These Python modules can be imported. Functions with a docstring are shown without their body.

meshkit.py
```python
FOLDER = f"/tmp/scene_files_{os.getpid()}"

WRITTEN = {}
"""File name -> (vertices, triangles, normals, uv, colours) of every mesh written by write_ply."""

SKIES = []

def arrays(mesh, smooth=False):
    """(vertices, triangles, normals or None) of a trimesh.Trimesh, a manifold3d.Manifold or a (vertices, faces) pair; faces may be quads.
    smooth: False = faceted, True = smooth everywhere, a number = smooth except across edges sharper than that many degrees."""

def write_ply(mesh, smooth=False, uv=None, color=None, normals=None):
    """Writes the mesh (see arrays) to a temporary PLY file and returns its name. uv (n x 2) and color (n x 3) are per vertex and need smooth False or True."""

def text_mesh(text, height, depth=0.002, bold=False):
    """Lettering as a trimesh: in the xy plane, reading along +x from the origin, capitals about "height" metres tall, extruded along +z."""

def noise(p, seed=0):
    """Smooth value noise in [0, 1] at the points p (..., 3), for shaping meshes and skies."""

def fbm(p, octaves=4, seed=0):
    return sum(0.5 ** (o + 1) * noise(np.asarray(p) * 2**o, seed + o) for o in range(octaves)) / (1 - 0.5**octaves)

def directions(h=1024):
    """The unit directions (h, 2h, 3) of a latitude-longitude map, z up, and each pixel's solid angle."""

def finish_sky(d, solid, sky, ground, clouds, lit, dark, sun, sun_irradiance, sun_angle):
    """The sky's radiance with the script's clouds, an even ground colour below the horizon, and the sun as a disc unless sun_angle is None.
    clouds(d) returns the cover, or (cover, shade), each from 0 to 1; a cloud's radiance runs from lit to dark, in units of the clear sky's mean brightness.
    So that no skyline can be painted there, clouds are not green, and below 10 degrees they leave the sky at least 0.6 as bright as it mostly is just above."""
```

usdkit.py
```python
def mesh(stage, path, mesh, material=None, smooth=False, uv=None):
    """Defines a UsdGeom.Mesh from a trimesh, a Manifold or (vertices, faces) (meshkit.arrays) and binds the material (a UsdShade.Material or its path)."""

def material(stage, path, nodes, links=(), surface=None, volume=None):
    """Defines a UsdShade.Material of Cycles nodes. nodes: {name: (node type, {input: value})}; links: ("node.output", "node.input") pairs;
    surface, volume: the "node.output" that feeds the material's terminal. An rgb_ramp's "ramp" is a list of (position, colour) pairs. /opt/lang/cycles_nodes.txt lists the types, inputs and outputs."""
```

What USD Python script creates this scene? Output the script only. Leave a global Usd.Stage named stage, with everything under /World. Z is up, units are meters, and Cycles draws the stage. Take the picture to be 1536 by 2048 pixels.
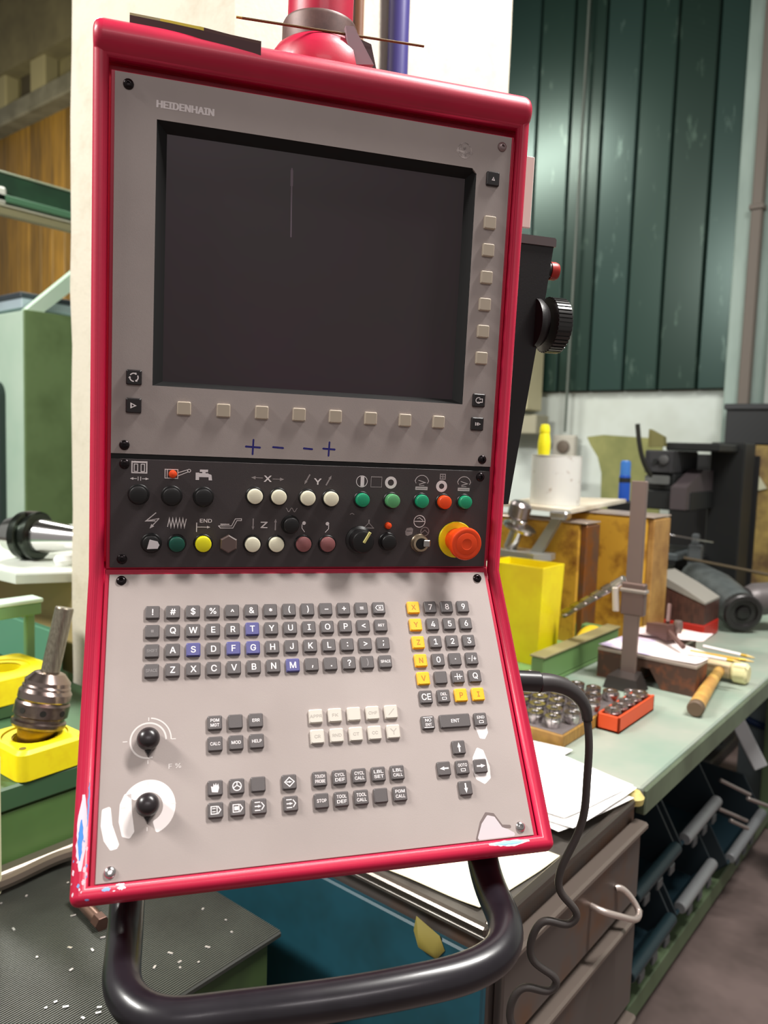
import math, random, sys
import numpy as np, trimesh, usdkit, meshkit
import manifold3d as m3
from shapely import geometry as sg, affinity, ops
from pxr import Usd, UsdGeom, UsdLux, UsdShade, Gf, Sdf

stage = Usd.Stage.CreateInMemory()
UsdGeom.SetStageUpAxis(stage, 'Z'); UsdGeom.SetStageMetersPerUnit(stage, 1.0)
world = UsdGeom.Xform.Define(stage, '/World'); stage.SetDefaultPrim(world.GetPrim())
RNG = random.Random(7)

# ------------------------------------------------------------------ camera
CAM_AXES = np.array([[0.7749169, 0.0808889, -0.6268658], [0.6312248, -0.0479743, 0.7741148], [0.0325439, -0.9955679, -0.0882352]])
cam = UsdGeom.Camera.Define(stage, '/World/camera')
r_, d_, f_ = CAM_AXES.T
cam.AddTransformOp().Set(Gf.Matrix4d(*r_, 0, *(-d_), 0, *(-f_), 0, 0, 0, 1.5, 1))
cam.CreateHorizontalApertureAttr(24.0); cam.CreateVerticalApertureAttr(32.0)
cam.CreateFocalLengthAttr(24.0 * 1540 / 1536)
cam.CreateClippingRangeAttr((0.02, 200.0))
cam.CreateFStopAttr(5.5); cam.CreateFocusDistanceAttr(0.82)
cam.CreateExposureAttr(0.0)

# ------------------------------------------------------------------ light
def rect_light(name, pos, target, w, h, power, color=(1, 1, 1)):
    l = UsdLux.RectLight.Define(stage, '/World/' + name)
    pos, target = np.array(pos, float), np.array(target, float)
    z = pos - target; z /= np.linalg.norm(z)
    x = np.cross((0, 0, 1), z) if abs(z[2]) < .98 else np.array((0., 1, 0))
    x /= np.linalg.norm(x); y = np.cross(z, x)
    l.AddTransformOp().Set(Gf.Matrix4d(*x, 0, *y, 0, *z, 0, *pos, 1))
    l.CreateWidthAttr(w); l.CreateHeightAttr(h); l.CreateIntensityAttr(power); l.CreateColorAttr(Gf.Vec3f(*color))
    return l

dome = UsdLux.DomeLight.Define(stage, '/World/hall_ambience')
dome.CreateIntensityAttr(0.10); dome.CreateColorAttr(Gf.Vec3f(1.0, .95, .9))
rect_light('tube_lamp_front', (1.55, -.95, 3.35), (-.4, .5, 1.4), 1.5, .30, 10.5, (1, .93, .93))
rect_light('tube_lamp_overhead', (.40, 1.55, 4.2), (-.5, 1.2, 1.0), .25, 1.25, 205, (1, .97, .93))
rect_light('tube_lamp_behind', (-2.3, -1.9, 4.0), (-1.6, .9, 1.1), 1.5, .45, 108, (1, .98, .93))
rect_light('tube_lamp_left', (-4.3, 2.2, 4.6), (-3.6, 2.4, 0), .4, 1.4, 110, (1, .98, .9))
rect_light('tube_lamp_far', (-8.1, 2.6, 3.7), (-9.8, 5, 3.1), .4, 1.5, 66, (1, .90, .62))

# ------------------------------------------------------------------ helpers
def lin(c):
    c = np.array(c, float) / 255
    return tuple(np.where(c < .04045, c / 12.92, ((c + .055) / 1.055) ** 2.4))

MATS = {}
def M(name, col, rough=.5, metal=0., col2=None, scale=6., cut=(.35, .65), bump=None, coat=0., stretch=(1, 1, 1), detail=4, spec=.5, rough2=None):
    """A procedural painted / metal / paper surface: colour, or two colours mixed by noise, and a fine relief."""
    if name in MATS: return MATS[name]
    n = {'p': ('principled_bsdf', {'base_color': lin(col), 'roughness': rough, 'metallic': metal, 'coat_weight': coat, 'coat_roughness': .15, 'specular_ior_level': spec})}
    k = []
    if col2 is not None or bump is not None:
        n['g'] = ('geometry', {})
    if col2 is not None:
        n['m'] = ('mapping', {'mapping_type': 'point', 'scale': stretch})
        n['n'] = ('noise_texture', {'scale': scale, 'detail': detail, 'roughness': .6})
        n['r'] = ('rgb_ramp', {'ramp': [(0, lin(col)), (cut[0], lin(col)), (cut[1], lin(col2)), (1, lin(col2))]})
        k += [('g.position', 'm.vector'), ('m.vector', 'n.vector'), ('n.fac', 'r.fac'), ('r.color', 'p.base_color')]
    if bump is not None:
        n['bn'] = ('noise_texture', {'scale': bump[0], 'detail': 3})
        n['b'] = ('bump', {'strength': bump[1], 'distance': bump[2] if len(bump) > 2 else .001})
        k += [('g.position', 'bn.vector'), ('bn.fac', 'b.height'), ('b.normal', 'p.normal')]
    MATS[name] = usdkit.material(stage, '/World/Looks/' + name, n, k, surface='p.BSDF')
    return MATS[name]

USED = {}
def numbered(parent, name):
    k = USED.get((parent, name), 0); USED[(parent, name)] = k + 1
    return name if k == 0 else f'{name}_{k:03d}'

def tag(prim, label=None, cat=None, group=None, kind=None):
    p = prim.GetPrim() if hasattr(prim, 'GetPrim') else prim
    for key, v in (('label', label), ('category', cat), ('group', group), ('kind', kind)):
        if v: p.SetCustomDataByKey(key, v)
    return p

def obj(name, mesh, mat, parent=None, smooth=35, label=None, kind=None):
    """One Mesh prim named name under parent, or under /World."""
    root = str(parent.GetPath()) if parent is not None else '/World'
    p = usdkit.mesh(stage, f'{root}/{numbered(root, name)}', mesh, mat, smooth).GetPrim()
    if label or kind: tag(p, label, kind=kind)
    return p

def thing(name, label, cat, at=(0, 0, 0), rows=None, group=None):
    x = UsdGeom.Xform.Define(stage, '/World/' + numbered('/World', name))
    R = np.eye(3) if rows is None else np.array(rows)
    x.AddTransformOp().Set(Gf.Matrix4d(*R[0], 0, *R[1], 0, *R[2], 0, *map(float, at), 1))
    return tag(x.GetPrim(), label, cat, group)

def copy_of(src, label, at, deg=0., group=None, name=None):
    x = UsdGeom.Xform.Define(stage, '/World/' + numbered('/World', name or src.GetName().split('_0')[0]))
    x.GetPrim().GetReferences().AddInternalReference(src.GetPath())
    c, s = math.cos(math.radians(deg)), math.sin(math.radians(deg))
    x.ClearXformOpOrder()
    x.AddTransformOp().Set(Gf.Matrix4d(c, s, 0, 0, -s, c, 0, 0, 0, 0, 1, 0, *map(float, at), 1))
    x.GetPrim().SetInstanceable(True)
    return tag(x.GetPrim(), label, src.GetCustomDataByKey('category'), group)

def single(name, mesh, mat, label, cat, group=None, smooth=35):
    return tag(obj(name, mesh, mat, smooth=smooth), label, cat, group)

def struct(name, mesh, mat, smooth=35):
    return tag(obj(name, mesh, mat, smooth=smooth), kind='structure')

def T(mesh, t=(0, 0, 0), s=1.0, R=None):
    m = mesh.copy(); A = np.eye(4)
    if R is not None: A[:3, :3] = R
    A[:3, :3] *= s; A[:3, 3] = t
    m.apply_transform(A); return m

def rot(axis, deg): return trimesh.transformations.rotation_matrix(math.radians(deg), axis)[:3, :3]
def join(*ms): return trimesh.util.concatenate([m for m in ms])
def hull(pts): return trimesh.convex.convex_hull(np.array(pts, float))
def tm(man):
    m = man.to_mesh(); return trimesh.Trimesh(m.vert_properties[:, :3], m.tri_verts, process=False)
def mf(mesh):
    mesh = mesh.copy(); mesh.merge_vertices()
    return m3.Manifold(m3.Mesh(np.asarray(mesh.vertices, np.float32), np.asarray(mesh.faces, np.uint32)))

def box(lo, hi, b=None):
    """An axis-aligned box with chamfered edges."""
    lo, hi = np.minimum(lo, hi).astype(float), np.maximum(lo, hi).astype(float)
    if b is None: b = min(.004, .15 * float((hi - lo).min()))
    if b <= 0: return T(trimesh.creation.box(hi - lo), (lo + hi) / 2)
    pts = []
    for i in range(3):
        l, h = lo + b, hi - b
        l[i], h[i] = lo[i], hi[i]
        pts += [(x, y, z) for x in (l[0], h[0]) for y in (l[1], h[1]) for z in (l[2], h[2])]
    return hull(pts)

def ngon(n, r, cx=0, cy=0, ph=0): return [(cx + r * math.cos(2 * math.pi * i / n + ph), cy + r * math.sin(2 * math.pi * i / n + ph)) for i in range(n)]
def rrect(w, h, r, n=4):
    return [(sx * (w / 2 - r) + r * math.cos(a), sy * (h / 2 - r) + r * math.sin(a)) for sx, sy, a0 in ((1, 1, 0), (-1, 1, 90), (-1, -1, 180), (1, -1, 270)) for a in np.radians(a0 + np.linspace(0, 90, n))]

def pad(poly, z0, z1, b):
    """A convex outline raised from z0 to z1 with a bevel b round its top."""
    p = np.array(poly, float); c = p.mean(0); q = p - c
    inn = c + q * np.maximum(0, 1 - b / np.maximum(np.abs(q).max(0), 1e-9))
    return hull([(x, y, z0) for x, y in p] + [(x, y, z1 - b) for x, y in p] + [(x, y, z1) for x, y in inn])

def extr(poly, z0, z1):
    g = poly if hasattr(poly, 'geom_type') else sg.Polygon(poly)
    g = g.buffer(0)
    return T(join(*[trimesh.creation.extrude_polygon(q, z1 - z0, engine='earcut') for q in getattr(g, 'geoms', [g])]), (0, 0, z0))

def lathe(prof, n=32, close=True):
    """prof: (radius, z) from the bottom up; closed at the axis."""
    p = [(max(r, 0), z) for r, z in prof]
    if close:
        if p[0][0] > 0: p = [(0, p[0][1])] + p
        if p[-1][0] > 0: p = p + [(0, p[-1][1])]
    return trimesh.creation.revolve(np.array(p), sections=n)

def aim(mesh, a, b):
    """Turns a mesh that stands along +z from the origin so that it runs from a towards b."""
    a, b = np.array(a, float), np.array(b, float); z = (b - a) / np.linalg.norm(b - a)
    x = np.cross((0, 0, 1), z) if abs(z[2]) < .95 else np.cross((0, 1, 0), z)
    x /= np.linalg.norm(x)
    return T(mesh, a, R=np.array([x, np.cross(z, x), z]).T)

def rod(a, b, r, n=16, cap=.15):
    L = float(np.linalg.norm(np.array(b, float) - a)); e = min(r * cap, L * .2)
    return aim(lathe([(r - e, 0), (r, e), (r, L - e), (r - e, L)], n), a, b)

def spline(pts, n):
    from scipy.interpolate import CubicSpline
    p = np.array(pts, float); s = np.r_[0, np.cumsum(np.linalg.norm(np.diff(p, axis=0), axis=1))]
    return CubicSpline(s, p)(np.linspace(0, s[-1], n))

def tube(path, r, n=14):
    p = np.array(path, float); t = np.gradient(p, axis=0); t /= np.linalg.norm(t, axis=1, keepdims=True)
    u = np.cross(t[0], (0, 0, 1) if abs(t[0][2]) < .9 else (1, 0, 0)); u /= np.linalg.norm(u)
    rs = np.broadcast_to(r, len(p)); v = []
    for i in range(len(p)):
        u = u - t[i] * (u @ t[i]); u /= np.linalg.norm(u); w = np.cross(t[i], u)
        a = np.linspace(0, 2 * math.pi, n, endpoint=False)
        v.append(p[i] + rs[i] * (np.cos(a)[:, None] * u + np.sin(a)[:, None] * w))
    V = np.vstack(v + [p[:1], p[-1:]]); f = []; m = len(p)
    for i in range(m - 1):
        for j in range(n):
            a, b, c, d = i * n + j, i * n + (j + 1) % n, (i + 1) * n + (j + 1) % n, (i + 1) * n + j
            f += [(a, b, c), (a, c, d)]
    for j in range(n):
        f += [(m * n, (j + 1) % n, j), (m * n + 1, (m - 1) * n + j, (m - 1) * n + (j + 1) % n)]
    return trimesh.Trimesh(V, f, process=False)

def ball(c, r, sub=2): return T(trimesh.creation.icosphere(sub, r), c)

def sheet(corners, nx=10, ny=10, thick=.0004, curl=.004, seed=0):
    """A sheet of paper over four corners, slightly wavy, with a little thickness."""
    c = np.array(corners, float); v = []
    for k in (1, 0):
        for j in range(ny + 1):
            for i in range(nx + 1):
                a, b = i / nx, j / ny
                p = c[0] * (1 - a) * (1 - b) + c[1] * a * (1 - b) + c[2] * a * b + c[3] * (1 - a) * b
                e = max(0, abs(a - .5) * 2 - .6) + max(0, abs(b - .5) * 2 - .6)
                w = meshkit.noise(np.array([[a * 3 + seed * 7.3, b * 3, seed]]), seed)[0]
                v.append(p + (0, 0, k * thick + curl * e * w * 2 + curl * .25 * w))
    n = (nx + 1) * (ny + 1); f = []
    for j in range(ny):
        for i in range(nx):
            a = j * (nx + 1) + i; b, cc, d = a + 1, a + nx + 2, a + nx + 1
            f += [(a, b, cc), (a, cc, d), (n + a, n + cc, n + b), (n + a, n + d, n + cc)]
    edge = [i for i in range(nx + 1)] + [j * (nx + 1) + nx for j in range(1, ny + 1)] + [ny * (nx + 1) + i for i in range(nx - 1, -1, -1)] + [j * (nx + 1) for j in range(ny - 1, 0, -1)]
    for a, b in zip(edge, edge[1:] + edge[:1]): f += [(a, n + a, n + b), (a, n + b, b)]
    return trimesh.Trimesh(v, f, process=False)

# ------------------------------------------------------------------ materials
red = None
plate = M('plate_grey', (168, 156, 152), .55, .0, (150, 138, 134), 3.5, (.3, .75), (900, .12, .0004))
dplate = M('switch_plate', (66, 58, 60), .55, 0, (58, 50, 50), 4, (.3, .7), (900, .15, .0004))
black = M('black_plastic', (16, 14, 15), .42)
matte_black = M('black_recess', (7, 6, 7), .7)
white_ink = M('white_print', (225, 215, 215), .6)
faint_ink = M('faint_print', (205, 196, 193), .6)
blue_ink = M('blue_marker', (28, 22, 110), .5)
steel = M('bright_steel', (190, 185, 182), .28, 1., bump=(300, .05))
dark_steel = M('dark_steel', (95, 88, 86), .38, 1., (70, 62, 58), 14)
screw_dark = M('screw_black', (40, 34, 36), .25, .8)
screw_steel = M('screw_steel', (200, 196, 196), .22, 1.)
red = M('red_enamel', (188, 12, 58), .42, 0, (176, 10, 54), 9, coat=.12, bump=(260, .05))

# ================================================================== control panel
# local frame of the panel, in millimetres: x right, y up, z out of its face; the origin is the top left corner of the display plate
PX = np.array([[.5661, .8243, -.0107], [.0271, -.0056, .9996], [.8239, -.5662, -.0255]])
PO = np.array([-.6676, .4110, 1.8334])
MM = .001
panel = thing('control_panel', 'red framed machine control panel with dark screen, push buttons and keyboard', 'control panel', PO, PX)
KT = math.radians(34.416); KY = 470.3
KR = np.array([[1, 0, 0], [0, math.cos(KT), math.sin(KT)], [0, -math.sin(KT), math.cos(KT)]])
def up(mesh): return T(mesh, s=MM)                       # parts on the upright face: x, -down, out
def kb(mesh): return T(mesh, (0, -KY * MM, .001), MM, KR)  # parts on the sloping keyboard face
def kp(x, y, z): return np.array([0, -KY, 1.]) + KR @ np.array([x, -y, z])
def part(name, mesh, mat, parent=panel, **k): return obj(name, mesh, mat, parent, **k)

# housing: two bent side rails, bottom rail, bulging top visor, shell behind
def caps(a, b, r, n=36): return m3.Manifold.batch_hull([m3.Manifold.sphere(r, n).translate(tuple(map(float, a))), m3.Manifold.sphere(r, n).translate(tuple(map(float, b)))])
zt = -2.0
hz = kp(0, 0, zt)
bits = []
RX = 12.2
for x in (-RX, 400 + RX):
    h = kp(x, -2.39, zt); e = kp(x, 284.4, zt)
    bits += [caps((x, 34, zt), h, 7), caps(h, e, 7)]
bits.append(m3.Manifold.batch_hull([m3.Manifold.sphere(7, 36).translate(tuple(kp(x, y, z))) for x in (-RX, 400 + RX) for y, z in ((284.4, zt), (285.4, -6))]))
bits.append(mf(hull([(x, 27.2 + 18.2 * k * math.sin(a), -8 + 19.5 * k * math.cos(a)) for e, k in ((0, .62), (.9, .78), (2.6, .89), (5.4, .965), (9.5, 1)) for x in (-19 + e, 419 - e) for a in np.linspace(0, 2 * math.pi, 44, endpoint=False)])))
bits.append(m3.Manifold.batch_hull([m3.Manifold.sphere(7, 20).translate((x, y, z)) for x in (-11, 411) for y in (36, -455) for z in (-23, -80)]))
bits.append(m3.Manifold.batch_hull([m3.Manifold.sphere(7, 20).translate(tuple(p)) for x in (-11, 411) for p in (kp(x, 6, -20), (x, -440, -80), kp(x, 283, -20), kp(x, 283, -55))]))
deck = mf(up(box((-3.6, -465.5, -19), (403.6, 1.6, -2.2), .5)).apply_scale(1000))
deck2 = mf(T(kb(box((-4.2, -280.6, -19), (404.2, 6.2, -1.4), .5)), s=1000))
bits += [deck, deck2]
housing = m3.Manifold.batch_boolean(bits, m3.OpType.Add) - m3.Manifold.cube((330, 254, 16)).translate((34.8, -287.5, -15))
housing = housing
part('housing', up(tm(housing)), red, smooth=40)

# faces
def plate_mesh(outer, holes, z0, z1):
    g = sg.Polygon(outer, holes)
    return join(extr(g, z0, z1))
disp = plate_mesh([(0, 0), (400, 0), (400, -351), (0, -351)], [[(37.5, -37), (37.5, -284), (362, -284), (362, -42), (357, -37)]], -2.4, 0)
part('display_plate', up(disp), plate)
hole = [(37.5, -37), (362, -37), (362, -284), (37.5, -284)]; inn = [(47, -45), (354, -45), (354, -279), (47, -279)]
V = [(x, y, -.3) for x, y in hole] + [(x, y, -12) for x, y in inn] + [(x, y, -13) for x, y in hole]
F = []
for i in range(4):
    j = (i + 1) % 4; F += [(i, 4 + i, 4 + j), (i, 4 + j, j), (4 + i, 8 + i, 8 + j), (4 + i, 8 + j, 4 + j), (i, j, 8 + j), (i, 8 + j, 8 + i)]
part('gap_strip', up(box((0, -356.2, -2.1), (400, -350.8, -1.2), .2)), matte_black)
part('screen_bezel', up(trimesh.Trimesh(V, F, process=False)), matte_black, smooth=False)
screen = part('screen', up(box((46, -280, -14), (355, -44, -12), .2)), M('dark_screen', (60, 45, 53), .36, 0, (56, 48, 50), 5, spec=.4))
sm = M('screen_smear', (112, 98, 108), .7)
part('smear', up(extr(sg.LineString([(168, -60), (168.6, -92), (169.4, -126)]).buffer(.7), -12, -11.95)), sm, screen)
part('smear', up(extr(sg.LineString([(168, -62), (168.3, -76)]).buffer(1.3), -12, -11.96)), sm, screen)
part('switch_plate', up(box((0, -463.7, -2.4), (400, -356, 0), .4)), dplate)
part('keyboard_plate', kb(box((0, -277, -2.4), (400, 0, 0), .4)), plate)

def text(s, h, w=None, bold=True):
    m = meshkit.text_mesh(s, h, .12, bold=bold)
    m.apply_translation(-(m.bounds[0] + m.bounds[1]) / 2 * (1, 1, 0))
    if w:
        k = w / (m.bounds[1][0] - m.bounds[0][0]); m.apply_transform(np.diag([k, 1, 1, 1]))
    return m
part('maker_lettering', up(join(*[T(text('HEIDENHAIN', 6.2, 52.4), (63.4 + o, -23.1, p)) for o, p in ((-.35, 0), (.35, .03))])), white_ink, smooth=False)

def ink(shapes, at, z=0.0, t=.12):
    g = ops.unary_union([s.buffer(0) for s in shapes])
    return T(extr(g, 0, t), (at[0], at[1], z))
def ln(*p, w=.7): return sg.LineString(p).buffer(w / 2, cap_style=2, join_style=2)
def ring(r, w=.7, c=(0, 0)): return sg.Point(c).buffer(r).difference(sg.Point(c).buffer(r - w))
def arrow(a, b, w=.7, hd=2.2):
    a, b = np.array(a, float), np.array(b, float); u = (b - a) / np.linalg.norm(b - a); n = np.array([-u[1], u[0]])
    return ln(a, b - u * hd, w=w).union(sg.Polygon([b, b - u * hd * 1.5 + n * hd * .6, b - u * hd * 1.5 - n * hd * .6]))

part('round_emblem', up(ink([ring(8, 1.0), ln((-9, -1), (9, -2), w=2), ln((0, -6), (0, 5), w=3), ln((-5, 0), (-3, 7), w=1.2), sg.Point(0, -5).buffer(2.5)], (347, -20.6))), M('worn_emblem', (196, 184, 180), .5, .2, (95, 84, 82), 160), smooth=False, label='worn pale round emblem')

# caps of the keys
def key_cap(w=13.4, h=13.4, z=3.2): return pad(rrect(w, h, 1.3, 3), 0, z, 1.0)
CAP = key_cap()
kgrey = M('key_dark_grey', (86, 80, 80), .5, bump=(1500, .1))
kblue = M('key_blue_tint', (78, 76, 128), .5)
kor = M('key_orange', (246, 176, 26), .45)
klight = M('key_light_grey', (196, 188, 178), .5)
kbeige = M('key_beige', (178, 164, 146), .55)
kblack = M('key_black', (26, 20, 22), .45)
def key(face, x, y, mat, legend=None, ink_mat=white_ink, cap=CAP, label=None, z=3.2):
    k = part('key', face(T(cap, (x, -y, 0))), mat, smooth=30, label=label)
    if legend is not None:
        obj('legend', face(T(legend, (x, -y, z - .02))), ink_mat, k, smooth=False)
    return k
for y in (90.2, 118.8, 147.3, 175.8, 204.4, 233.0): key(up, 380.2, y, kbeige)
for i in range(8): key(up, 67.7 + 38.15 * i, 304.5, kbeige)
tri = lambda s, cx=0: sg.Polygon([(cx - s, s), (cx - s, -s), (cx + s, 0)]).difference(sg.Polygon([(cx - s * .55, s * .45), (cx - s * .55, -s * .45), (cx + s * .3, 0)]))
big = key_cap(14.4, 14.4, 3)
key(up, 380.4, 45.3, kblack, ink([affinity.rotate(tri(2.0), 90, origin=(0, 0)), affinity.rotate(tri(1.6), 90, origin=(0, 0))], (0, 0)), cap=big, z=3)
key(up, 380.3, 278.8, kblack, ink([ring(3.4, .8, (-1, 0)).difference(sg.box(1, -1, 4, 4)), ln((0, 1), (3.5, 2), w=.8), ln((3.5, 2), (3.5, -2), (-2, -2), w=.8)], (0, 0)), cap=big, z=3)
key(up, 380.1, 304.5, kblack, ink([tri(2.0, -1), tri(2.0, 1.6)], (0, 0)), cap=big, z=3)
rr = ring(4.4, 1.1)
for a in (40, 160, 280): rr = rr.difference(affinity.rotate(sg.box(2, -.7, 6, .7), a, origin=(0, 0)))
key(up, 20.4, 277.4, kblack, ink([rr] + [affinity.rotate(sg.Polygon([(3.0, 1.8), (5.2, .5), (3.0, -.6)]), a, origin=(0, 0)) for a in (60, 180, 300)], (0, 0)), cap=big, z=3)
key(up, 20.4, 304.4, kblack, ink([tri(2.9)], (0, 0)), cap=big, z=3)

# screws: domed head with a hexagonal socket
def screw(face, x, y, mat):
    head = m3.Manifold.revolve(m3.CrossSection([[(0, 0), (4.9, 0), (4.6, 1.3), (3.6, 2.3), (2.2, 2.8), (0, 2.9)]]), 28)
    sock = m3.Manifold.extrude(m3.CrossSection([ngon(6, 1.9)]), 4).translate((0, 0, 1.2))
    part('screw', face(T(tm(head - sock), (x, -y, 0))), mat, smooth=30)
for x, y in ((11.9, 10), (389.2, 10.9), (12.4, 342.9), (389.2, 343.4), (12.7, 361.2), (388.3, 362.8), (11.5, 455.3)): screw(up, x, y, screw_dark if (x, y) != (389.2, 10.9) else M('screw_grey', (150, 130, 130), .35, .7))
for x, y in ((11.4, 6.8), (390.2, 7.4)): screw(kb, x, y, screw_dark)
for x, y in ((387.3, 268.0), (11.3, 268.9)): screw(kb, x, y, screw_steel)

# hand-drawn marks above the axis buttons
for x, y, w, h in ((136.4, 339.7, 14, 14.5), (162, 339.2, 10, 0), (193.1, 339.2, 8.5, 0), (215.3, 338.6, 12, 14)):
    g = [sg.LineString([(-w / 2, .2), (w / 2, -.3)]).buffer(1.0)]
    if h: g.append(sg.LineString([(.3, h / 2), (-.2, -h / 2)]).buffer(.9))
    part('marker_sign', up(ink(g, (x, -y), t=.06)), blue_ink, smooth=False)

# push buttons
def button_mesh(r, h, dome=.4): return lathe([(r, 0), (r, h - 1.2), (r - .5, h - .4), (r - 1.4, h), (r * .5, h + dome)], 36)
ivory = M('ivory_plastic', (238, 232, 205), .4); green = M('green_plastic', (22, 148, 104), .4); pale_green = M('faded_green_plastic', (88, 160, 104), .45)
orange = M('orange_plastic', (232, 72, 16), .4); dgreen = M('dark_green_plastic', (4, 72, 58), .4); yellow = M('yellow_plastic', (232, 224, 22), .4)
rosy = M('dull_rose_button', (138, 84, 84), .42); umber = M('brown_cap', (98, 80, 76), .4)
def push(x, y, r, h, mat, label, collar=True, dome=.4):
    b = part('push_button', up(T(button_mesh(r, h, dome), (x, -y, 0))), mat, smooth=30, label=label)
    if collar: obj('collar', up(T(lathe([(r + 1.7, 0), (r + 1.7, 1.0), (r + 1.0, 1.9), (r + .15, 2.0), (r + .15, .2)], 36), (x, -y, 0))), black, b)
    return b
for x, y in ((26.3, 390.6), (57.7, 391.3), (88.4, 391.7)): push(x, y, 8.6, 11, black, 'black push button')
for x, y in ((139.5, 389.6), (164, 389.9), (194.2, 390.3), (219, 390.4), (138.6, 439.3), (163.1, 439.2)): push(x, y, 7.7, 8, ivory, 'ivory push button')
for x in (253, 319.8, 370.4): push(x, 390.9, 7.3, 8, green, 'green push button')
push(285.8, 391, 7.4, 11, pale_green, 'faded green push button')
push(345.8, 391.3, 7.4, 9, orange, 'orange push button')
push(63.5, 439.1, 7.6, 10, dgreen, 'dark green push button'); push(89.2, 439.0, 7.9, 9, yellow, 'yellow push button')
push(177.4, 418.7, 8.0, 10, black, 'black push button'); push(284, 435.8, 8.2, 10, black, 'black push button')
for x in (191.8, 217.4): push(x, 439, 8.0, 6, rosy, 'dull rose push button', dome=1.0)
hx = part('blanking_cap', up(T(pad(ngon(6, 9.4, ph=.52), 0, 6, 1.2), (114.4, -439, 0))), umber, smooth=20, label='brown hexagonal blanking cap')
bk = push(38.9, 439, 8.4, 9, black, 'broken black push button')
obj('label_chip', up(T(extr([(-4.6, -5), (5.5, -4.6), (7.2, -1), (5.4, 2.6), (-2.2, 4.4)], 9.3, 9.7), (39.6, -438.6, 0))), M('white_chip', (216, 208, 210), .5), bk)
def lamp_bead(x, y, r, h, mat): part('indicator_lamp', up(T(lathe([(r, 0), (r, h * .6), (r * .8, h * .88), (r * .4, h)], 24), (x, -y, 0))), mat, label='small red indicator lamp')
lamp_bead(58.3, 369.7, 4.0, 5, orange); lamp_bead(283.7, 418.6, 3.7, 5, orange)
# rotary selector with its pointer, key switch, emergency stop
kn = part('selector_knob', up(T(lathe([(15, 0), (15, 2), (12.5, 4), (12.2, 16), (11, 18), (8, 18.6)], 40), (252.5, -434.3, 0))), black, label='black rotary selector knob')
obj('pointer', up(T(box((-1.4, -1, 17.5), (1.4, 12.2, 20.2), .4), (253.2, -434, 0), R=rot((0, 0, 1), -30))), M('pointer_cream', (205, 196, 120), .5), kn)
ks = part('key_switch', up(T(lathe([(10, 0), (10, 2.4), (8.8, 4), (8.6, 8), (6.3, 8.2), (6.1, 6.4)], 36), (320.6, -437.2, 0))), M('brass_ring', (196, 176, 150), .3, .9), label='metal key switch')
obj('key_slot', up(T(lathe([(6.0, 6), (6.0, 7.2), (4, 7.4)], 30), (320.6, -437.2, 0))), black, ks)
obj('switch_flap', up(T(box((2, -3, 7), (9.5, 4.5, 11), .8), (320.6, -437.2, 0))), steel, ks)
es = part('emergency_stop', up(T(lathe([(13, 0), (13, 12), (12, 20), (16, 22), (17.6, 25), (17.8, 31), (17, 33), (15.5, 33.8), (12, 33.4), (11.2, 33.9), (6, 34.2), (5.4, 33.8)], 48), (363.2, -433.3, 0))), M('stop_orange', (228, 66, 12), .38), label='orange mushroom emergency stop')
obj('base_disc', up(T(lathe([(20.2, 0), (20.2, 1.6), (19.6, 2.2)], 48), (363.2, -433.3, 0))), M('stop_yellow', (245, 226, 20), .45), es)

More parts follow.
